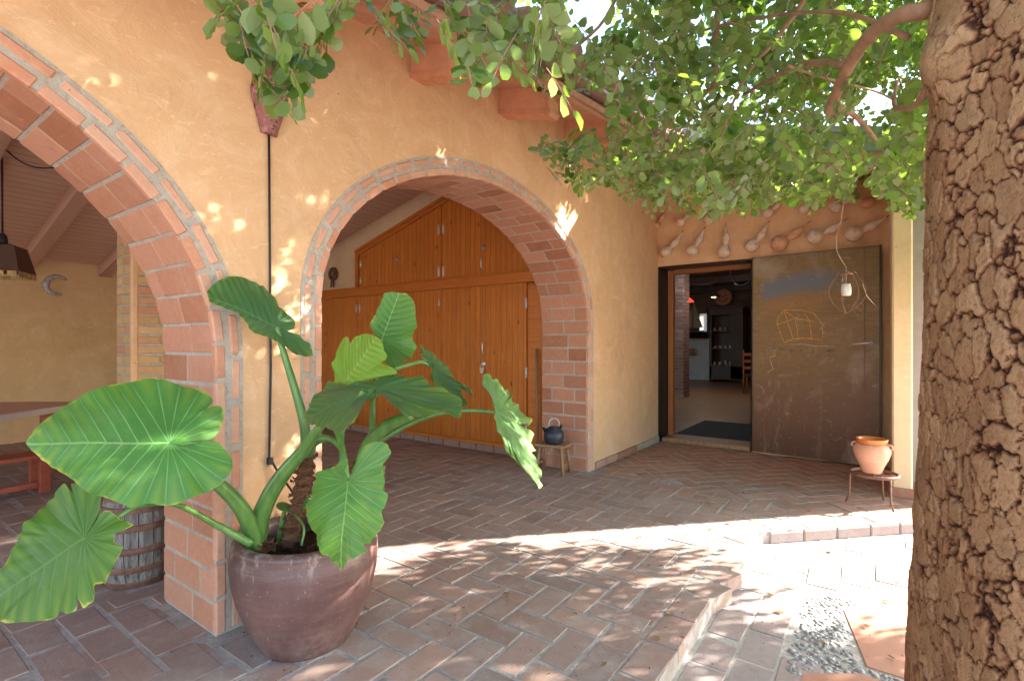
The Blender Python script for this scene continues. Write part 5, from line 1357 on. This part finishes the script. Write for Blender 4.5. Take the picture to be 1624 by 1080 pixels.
for z in rows:
    c_ = trunk_c(z); r0 = trunk_r(z)
    for a in cols:
        r_ = r0+.016*math.sin(a*3+z*1.3)+.008*math.sin(a*7-z*2.1)
        q = V((math.cos(a)*r_/.047, math.sin(a)*r_/.047, z/.066))
        wv = V((noise.noise(q*.42+V((9, 0, 0))), noise.noise(q*.42+V((0, 9, 0))), noise.noise(q*.42)))*.55
        wv2 = V((noise.noise(q*2.9), noise.noise(q*2.9+V((5, 0, 0))), noise.noise(q*2.9+V((0, 5, 0)))))*.22
        wv3 = V((noise.noise(q*8), noise.noise(q*8+V((5, 0, 0))), noise.noise(q*8+V((0, 5, 0)))))*.075
        dist, pts = noise.voronoi(q+wv+wv2+wv3)
        e = dist[1]-dist[0]
        d2, p2_ = noise.voronoi((q+wv+wv2+wv3)*1.75+V((3, 3, 3))); e2 = d2[1]-d2[0]
        big = max(0, min(1, noise.noise(q*.5+V((2, 7, 1)))*1.6+.55))
        cw = .06+.09*big
        h = min(1, max(0, e)/cw); h = h*h*(3-2*h)
        h2 = min(1, e2/.07)**.6
        rnd = (math.sin(pts[0].x*12.9+pts[0].y*78.2+pts[0].z*37.7)*43758.5) % 1.0
        # smooth burl where the branch leaves
        da = math.atan2(math.sin(a-kang), math.cos(a-kang)); kd = math.sqrt((da*r0/.10)**2+((z-knot.z)/.13)**2)
        kk = max(0, 1-kd); kk = kk*kk*(3-2*kk)
        disp = ((.0045+.0055*big)*h+.0018*h2*h+.0045*(rnd-.5)*h+.0010*noise.noise(q*2.4)+.0007*noise.noise(q*9))*(1-kk*.8)+.045*kk
        rr = r_-.010+disp
        m.v.append((c_.x+rr*math.cos(a), c_.y+rr*math.sin(a), z)); crk.append(max(min(1, e/(cw*1.25))*(.45+.55*min(1, e2/.08)), kk*.8)); cel.append(rnd*(1-kk)+.9*kk)
for i in range(len(rows)-1):
    for j in range(NC):
        m.f.append([i*NC+j, i*NC+(j+1) % NC, (i+1)*NC+(j+1) % NC, (i+1)*NC+j]); m.m.append(0); m.smooth.append(True)
m.att = {'crk': crk, 'cel': cel}
part('trunk', m, M['bark'], tree)
bm_ = MB(); tw = MB()
def curve(pts, per=5):
    P = [V(p) for p in pts]; out = []
    for i in range(len(P)-1):
        p0, p1, p2, p3 = P[max(0, i-1)], P[i], P[i+1], P[min(len(P)-1, i+2)]
        for k in range(per):
            t_ = k/per; out.append(.5*((2*p1)+(-p0+p2)*t_+(2*p0-5*p1+4*p2-p3)*t_**2+(-p0+3*p1-3*p2+p3)*t_**3))
    out.append(P[-1]); return out
def limb(pts, r0, r1, name='branch', mat_=None):
    c_ = curve(pts); n = len(c_); m = MB()
    m.tube(c_, [(r0+(r1-r0)*i/(n-1))*(1+.06*math.sin(i*1.7)) for i in range(n)], 12)
    return part(name, m, mat_ or M['limb'], tree)
top = trunk_c(3.1)
limb([trunk_c(2.9), V((.6, 2.2, 3.7)), V((.9, 3.0, 4.3)), V((1.3, 4.2, 4.7))], .24, .06)
limb([trunk_c(2.9), V((.2, 2.0, 3.5)), V((-.4, 2.6, 4.0)), V((-1.0, 3.4, 4.4))], .18, .04)
limb([trunk_c(2.8), V((.9, 1.5, 3.5)), V((1.8, 1.8, 4.1)), V((2.6, 2.6, 4.5))], .20, .05)
limb([trunk_c(2.7), V((.2, 1.2, 3.4)), V((-.3, .8, 3.9)), V((-1.0, .6, 4.3))], .17, .04)
limb([at(1500, 10, 1.30), at(1462, 18, 1.28), at(1425, 26, 1.33), at(1385, 52, 1.45), at(1352, 95, 1.6), at(1330, 140, 1.75), at(1314, 178, 1.85)], .022, .017)
limb([at(1325, 168, 1.84), at(1350, 180, 1.95), at(1372, 200, 2.05), at(1392, 226, 2.15)], .012, .007)
limb([at(1345, 105, 1.65), at(1310, 100, 1.8), at(1270, 104, 2.0), at(1225, 125, 2.2), at(1180, 150, 2.4)], .014, .008)
limb([at(1150, -40, 2.1), at(1138, 30, 2.15), at(1134, 80, 2.2), at(1134, 138, 2.25)], .016, .013)
limb([at(1134, 136, 2.25), at(1112, 155, 2.3), at(1092, 190, 2.35)], .013, .008)
limb([at(1300, -40, 1.8), at(1262, 20, 1.9), at(1225, 70, 2.0), at(1190, 110, 2.1), at(1160, 170, 2.2), at(1140, 230, 2.3)], .010, .004, 'twig')
limb([at(1475, 130, 1.25), at(1455, 165, 1.4), at(1430, 173, 1.6), at(1418, 165, 1.7), at(1422, 130, 1.8)], .010, .006, 'twig')
limb([at(1250, 105, 2.0), at(1300, 122, 2.1), at(1350, 135, 2.2), at(1400, 150, 2.3), at(1440, 175, 2.3)], .006, .004, 'twig')
limb([at(1440, 60, 1.4), at(1330, 20, 1.7), at(1200, 30, 2.0), at(1080, 60, 2.3), at(960, 110, 2.5)], .008, .004, 'twig')
limb([at(1350, 190, 2.1), at(1356, 220, 2.15), at(1330, 255, 2.2), at(1300, 275, 2.2)], .006, .003, 'twig')
limb([at(1000, -60, 1.9), at(960, 30, 1.9), at(900, 90, 1.9), at(860, 150, 1.95)], .008, .003, 'twig')
limb([at(560, -60, 1.5), at(520, 0, 1.45), at(480, 60, 1.4), at(455, 110, 1.38)], .005, .003, 'twig')
for k in range(34):
    x0, y0 = R.uniform(1000, 1430), R.uniform(40, 200); z0 = R.uniform(1.9, 3.3)
    a = R.uniform(-2.0, -.9) if x0 > 1150 else R.uniform(-2.2, -1.2); Ln = R.uniform(70, 170)
    x1, y1 = x0+math.cos(a)*Ln*.9, y0-math.sin(a)*Ln*.75
    if y1 > 320: y1 = 320
    p = curve([at(x0, y0, z0), at((x0+x1)/2+R.uniform(-8, 8), (y0+y1)/2-12, z0), at(x1, y1, z0+.1)], 5)
    tw.tube(p, [.0035-.002*i/len(p) for i in range(len(p))], 5)

VIS = [(285, -80), (288, 5), (330, 60), (352, 100), (385, 160), (420, 196), (450, 205), (478, 200), (492, 150), (545, 100), (556, 40), (590, 72), (615, 70), (618, 95), (660, 115), (690, 85), (718, 98), (742, 165), (775, 168), (795, 118), (840, 150), (878, 168), (905, 152), (958, 172), (950, 204), (900, 206), (858, 222), (845, 255), (866, 290), (925, 318), (960, 300), (1000, 335), (1040, 350), (1080, 335), (1130, 365), (1150, 345), (1195, 355), (1230, 325), (1290, 345), (1330, 322), (1350, 335), (1372, 300), (1400, 325), (1440, 355), (1478, 345), (1484, -80)]
HOLE = [(1292, 195), (1300, 262), (1400, 285), (1440, 240), (1430, 150), (1380, 140), (1330, 190)]
HOLE2 = [(925, -40), (985, 30), (960, 40), (915, 12)]
LIT = [(-1.95, 2.62), (-1.2, 3.30), (-.4, 4.05), (.14, 4.62), (.9, 4.6), (.9, 3.0), (.1, 2.85), (-.35, 2.7), (-.62, 2.85), (-.75, 3.05), (-1.25, 2.85), (-1.9, 2.35)]
SPOTS = [onX(x, y, WX) for x, y in ((60, 50), (180, 87), (330, 248), (375, 268), (150, 152), (420, 425), (462, 452), (497, 445), (515, 415), (335, 532), (700, 228), (772, 258), (590, 275), (540, 290), (545, 198), (455, 520), (415, 560), (425, 700), (395, 770), (455, 690))]
def wallclear(p, spots=True):
    k = (p.x-WX)/S.x; y, z = p.y-S.y*k, p.z-S.z*k
    if ((y-3.90)/.30)**2+((z-2.22)/.30)**2 < 1: return True
    for s_ in (SPOTS if spots else ()):
        if (y-s_.y)**2+(z-s_.z)**2 < .085**2: return True
    return False
def sunfoot(p): k = p.z/S.z; return (p.x-S.x*k, p.y-S.y*k)
def inframe(p, mg=25): 
    x, y, z = proj(p)
    return z > .1 and -mg < x < 1624+mg and -mg < y < 1080+mg
cr = MB()
LF = [(0, 0), (.20, .27), (.50, .47), (.80, .40), (.99, .10), (.93, -.14), (.80, -.42), (.52, -.45), (.22, -.29)]
def leaflet(o, d, n, L, det):
    """obovate leathery leaflet, folded along its midrib, slightly wavy"""
    b = n.cross(d).normalized(); w_ = L*R.uniform(.62, .84)
    f = R.uniform(.05, .3); cu = R.uniform(-.15, .25)
    def P(u_, v_): return o+d*(u_*L*(1+(R.uniform(-.05, .05) if det else 0)))+b*(v_*w_*(1+(R.uniform(-.16, .10) if det else 0)))+n*(abs(v_)*f*w_-cu*u_*u_*L*.5+(R.uniform(-.05, .05)*L if det else 0))
    if det:
        vs = [P(*q) for q in LF]+[P(.5, 0)]
        cr.add(vs, [(0, 9, 2, 1), (9, 4, 3, 2), (9, 5, 4), (9, 6, 5) if False else (9, 6, 5), (9, 7, 6), (0, 8, 7, 9)] if False else [(0, 9, 2, 1), (2, 9, 4, 3), (9, 5, 4), (9, 7, 6, 5), (0, 8, 7, 9)], 0, True)
    else:
        vs = [P(0, 0), P(.4, .42), P(.88, .36), P(.98, 0), P(.88, -.36), P(.4, -.42)]
        cr.add(vs, [(0, 3, 2, 1), (0, 5, 4, 3)], 0, False)
def spray(p, d, L, pairs, s, det=True, chk=True):
    """pinnate carob leaf: rachis with paired leaflets"""
    pts = [p]; q = p; dd = d.copy(); k = pairs*2+1
    for i in range(k): dd = (dd+V((0, 0, -.10))+V((R.uniform(-.06, .06),)*3)).normalized(); q = q+dd*(L/k); pts.append(q)
    if chk:
        for pt in (p, pts[len(pts)//2], q+dd*s*.7):
            x, y, z = proj(pt)
            if z > .1 and -60 < x < 1500 and y < 1080 and y > -75:
                mg = s*.55*812/z
                if not inpoly(x, y+mg*.5, VIS): return False
                if z < .95: return False
                if inpoly(x, y, HOLE) and R.random() < .45: return False
                if inpoly(x, y, HOLE2) and R.random() < .7: return False
    up = V((R.uniform(-.5, .5), R.uniform(-.5, .5), 1.0))
    nrm = (up-dd*up.dot(dd)).normalized()
    side = nrm.cross(dd).normalized()
    for i in range(1, k, 2):
        for sg in (-1, 1):
            if R.random() < .08: continue
            ld = (side*sg*R.uniform(.8, 1.1)+(pts[i+1]-pts[i]).normalized()*R.uniform(.2, .6)+V((0, 0, R.uniform(-.45, .05)))).normalized()
            ln = (nrm+V((R.uniform(-.5, .5), R.uniform(-.5, .5), R.uniform(-.3, .3)))); ln = (ln-ld*ln.dot(ld)).normalized()
            leaflet(pts[i]+ld*.004, ld, ln, s*R.uniform(.8, 1.15), det)
    ld = dd; leaflet(q, ld, (nrm-ld*nrm.dot(ld)).normalized(), s, det)
    if det: tw.tube(pts[::2]+[q], [.0018]*(len(pts[::2]))+[.0008], 4, 0, False)
    return True
def rdir(down=.5):
    a = R.uniform(0, 2*PI); return V((math.cos(a), math.sin(a), R.uniform(-down-.5, .15))).normalized()
cnt = 0
# near sprays, hanging over the wall between the arches
near = [(330, -20), (345, 20), (360, 60), (378, 90), (395, 40), (402, 120), (385, 10), (430, 20), (440, 60), (425, 90), (448, 120), (455, 150), (415, 150), (470, 85), (480, 30), (500, 60), (510, 10), (525, 75), (545, -10), (465, 130), (500, 105), (575, 10), (600, 35), (640, 20), (650, 60), (665, 85), (700, 10), (690, 50), (720, 45), (735, 80), (745, 20), (752, 110), (770, 60), (780, 20), (810, 60), (805, 110), (830, 30), (620, -10), (670, -20), (850, 80), (860, 20), (880, 110)]
for (x, y) in near:
    for t_ in range(2 if x < 560 or x > 730 else 2):
        for tr_ in range(5):
            z = R.uniform(1.0, 1.25) if x < 560 else R.uniform(1.15, 1.8)
            p = at(x+R.uniform(-22, 22), y+R.uniform(-30, 10), z)
            if spray(p, (rdir(.8)+V((0, 0, -.5))).normalized(), R.uniform(.10, .14), R.choice((2, 3)), R.uniform(.046, .060)): cnt += 1; break
def fill(n, xr, yr, zr, s=(.036, .050)):
    global cnt
    for i in range(n):
        x, y = R.uniform(*xr), R.uniform(*yr); z = R.uniform(*zr)
        p = at(x, y, z)
        if wallclear(p, False): continue
        if inpoly(*sunfoot(p), LIT) and R.random() < .9: continue
        if R.random() > .35+1.3*max(0, noise.noise(p*3.2)+.28): continue
        if spray(p, rdir(.6), R.uniform(.09, .15), R.choice((2, 3, 3, 4)), R.uniform(*s)): cnt += 1
fill(330, (780, 1120), (-120, 180), (1.7, 3.2))
fill(130, (850, 1010), (190, 310), (2.0, 3.0))
fill(680, (980, 1480), (-140, 350), (1.6, 3.4))
fill(880, (980, 1490), (-100, 350), (3.0, 5.2), (.04, .055))
fill(700, (1010, 1470), (215, 350), (2.2, 4.6))
fill(300, (1380, 1480), (150, 350), (1.6, 3.0))
print('VISIBLE SPRAYS', cnt)
# the rest of the crown : outside the frame, between the sun and the wall / terrace
c2 = 0
def shade(n, tgt, tr, infr=.25):
    global c2
    for i in range(n):
        q = tgt(); t_ = R.uniform(*tr); p = q+S*t_
        if p.z < 1.5 or p.z > 6.0: continue
        if q.x < -2.2 and .9 < q.y < 1.65 and .5 < q.z < 1.95 and R.random() < .45: continue
        if (p-trunk_c(p.z)).length < .5: continue
        if p.x > .2 and p.y > 5.2 and p.z < 3.3: continue
        if inframe(p, 60) and proj(p)[0] < 1500 and R.random() > infr: continue
        if inpoly(*sunfoot(p), LIT) and R.random() < .96: continue
        if wallclear(p): continue
        x, y, z = proj(p)
        if spray(p, rdir(.4), R.uniform(.12, .18), 4, R.uniform(.052, .066), z < 3 and x < 1500): c2 += 1
shade(7500, lambda: V((WX, R.uniform(-1.6, 3.9), R.uniform(.9, 3.1))), (2.4, 5.4))
shade(1700, lambda: V((WX, R.uniform(2.6, 4.3), R.uniform(1.9, 2.8))), (2.6, 5.5))
shade(1500, lambda: V((WX, R.uniform(.6, 2.4), R.uniform(.2, 1.3))), (2.6, 6.5))
shade(1650, lambda: V((R.uniform(-2.2, -.3), R.uniform(.8, 2.9), 0)), (3.2, 5.6))
shade(900, lambda: V((R.uniform(-.4, 1.8), R.uniform(-1.0, 2.6), 0)), (4.0, 8))
shade(600, lambda: V((R.uniform(-2.0, -1.0), R.uniform(.3, 1.2), R.uniform(.4, 1.25))), (2.4, 6))
shade(420, lambda: V((R.uniform(-.35, .5), R.uniform(2.1, 2.9), 0)), (3, 6))
# crown body above and behind the camera
for i in range(2600):
    a = R.uniform(0, 2*PI); r_ = math.sqrt(R.random())*3.0; p = V((.6+r_*math.cos(a), 1.9+r_*math.sin(a), R.uniform(3.2, 5.0)-.12*r_*r_))
    if inpoly(*sunfoot(p), LIT) and R.random() < .95: continue
    if p.z < 2.4: continue
    spray(p, rdir(.4), .15, 4, .06, False); c2 += 1
print('SHADE SPRAYS', c2, 'faces', len(cr.f))
cr.build  # noqa
part('crown', cr, M['carob'], tree)
part('twigs', tw, M['twig'], tree)
tree.children[-1]['kind'] = 'stuff'

# ================================================================== LIGHT, WORLD, CAMERA
w = bpy.data.worlds.new('World'); sc.world = w; w.use_nodes = True
nt = w.node_tree; sky = nt.nodes.new('ShaderNodeTexSky'); sky.sky_type = 'NISHITA'; sky.sun_disc = False
sky.sun_elevation = EL_; sky.sun_rotation = AZ; sky.dust_density = 1.2; sky.air_density = 1.0
nt.links.new(sky.outputs[0], nt.nodes['Background'].inputs[0]); nt.nodes['Background'].inputs[1].default_value = .15
ld = bpy.data.lights.new('Sun', 'SUN'); ld.energy = 5.0; ld.angle = math.radians(.53); ld.color = (1, .95, .86)
lo = bpy.data.objects.new('Sun', ld); COL.objects.link(lo); lo.rotation_euler = S.to_track_quat('Z', 'Y').to_euler(); lo.location = (5, 5, 8)
def ptl(name, loc, e, col, r=.08):
    l = bpy.data.lights.new(name, 'POINT'); l.energy = e; l.color = col; l.shadow_soft_size = r
    o = bpy.data.objects.new(name, l); COL.objects.link(o); o.location = loc
p = onY(1112, 433, 10.6); ptl('ceiling_light_glow', (p.x, 10.6, 2.62), 4, (.9, .95, 1))
p = onY(1132, 470, 12.5); ptl('pendant_glow', (p.x, 12.5, p.z-.1), 3, (1, .65, .35), .05)
cam = bpy.data.cameras.new('Camera'); co = bpy.data.objects.new('Camera', cam); COL.objects.link(co); sc.camera = co
co.location = (0, 0, H0); co.rotation_euler = (PI/2, 0, AL)
cam.sensor_width = 36; cam.lens = 36*F/1624; cam.shift_y = 5/1624.; cam.clip_start = .05; cam.clip_end = 400
sc.view_settings.view_transform = 'Standard'; sc.view_settings.look = 'None'; sc.view_settings.gamma = 1
sc.view_settings.exposure = 2.9
sc.render.engine = 'CYCLES'
sc.cycles.max_bounces = 10; sc.cycles.diffuse_bounces = 6; sc.cycles.glossy_bounces = 3; sc.cycles.transmission_bounces = 4
sc.cycles.use_denoising = True; sc.cycles.sample_clamp_indirect = 8
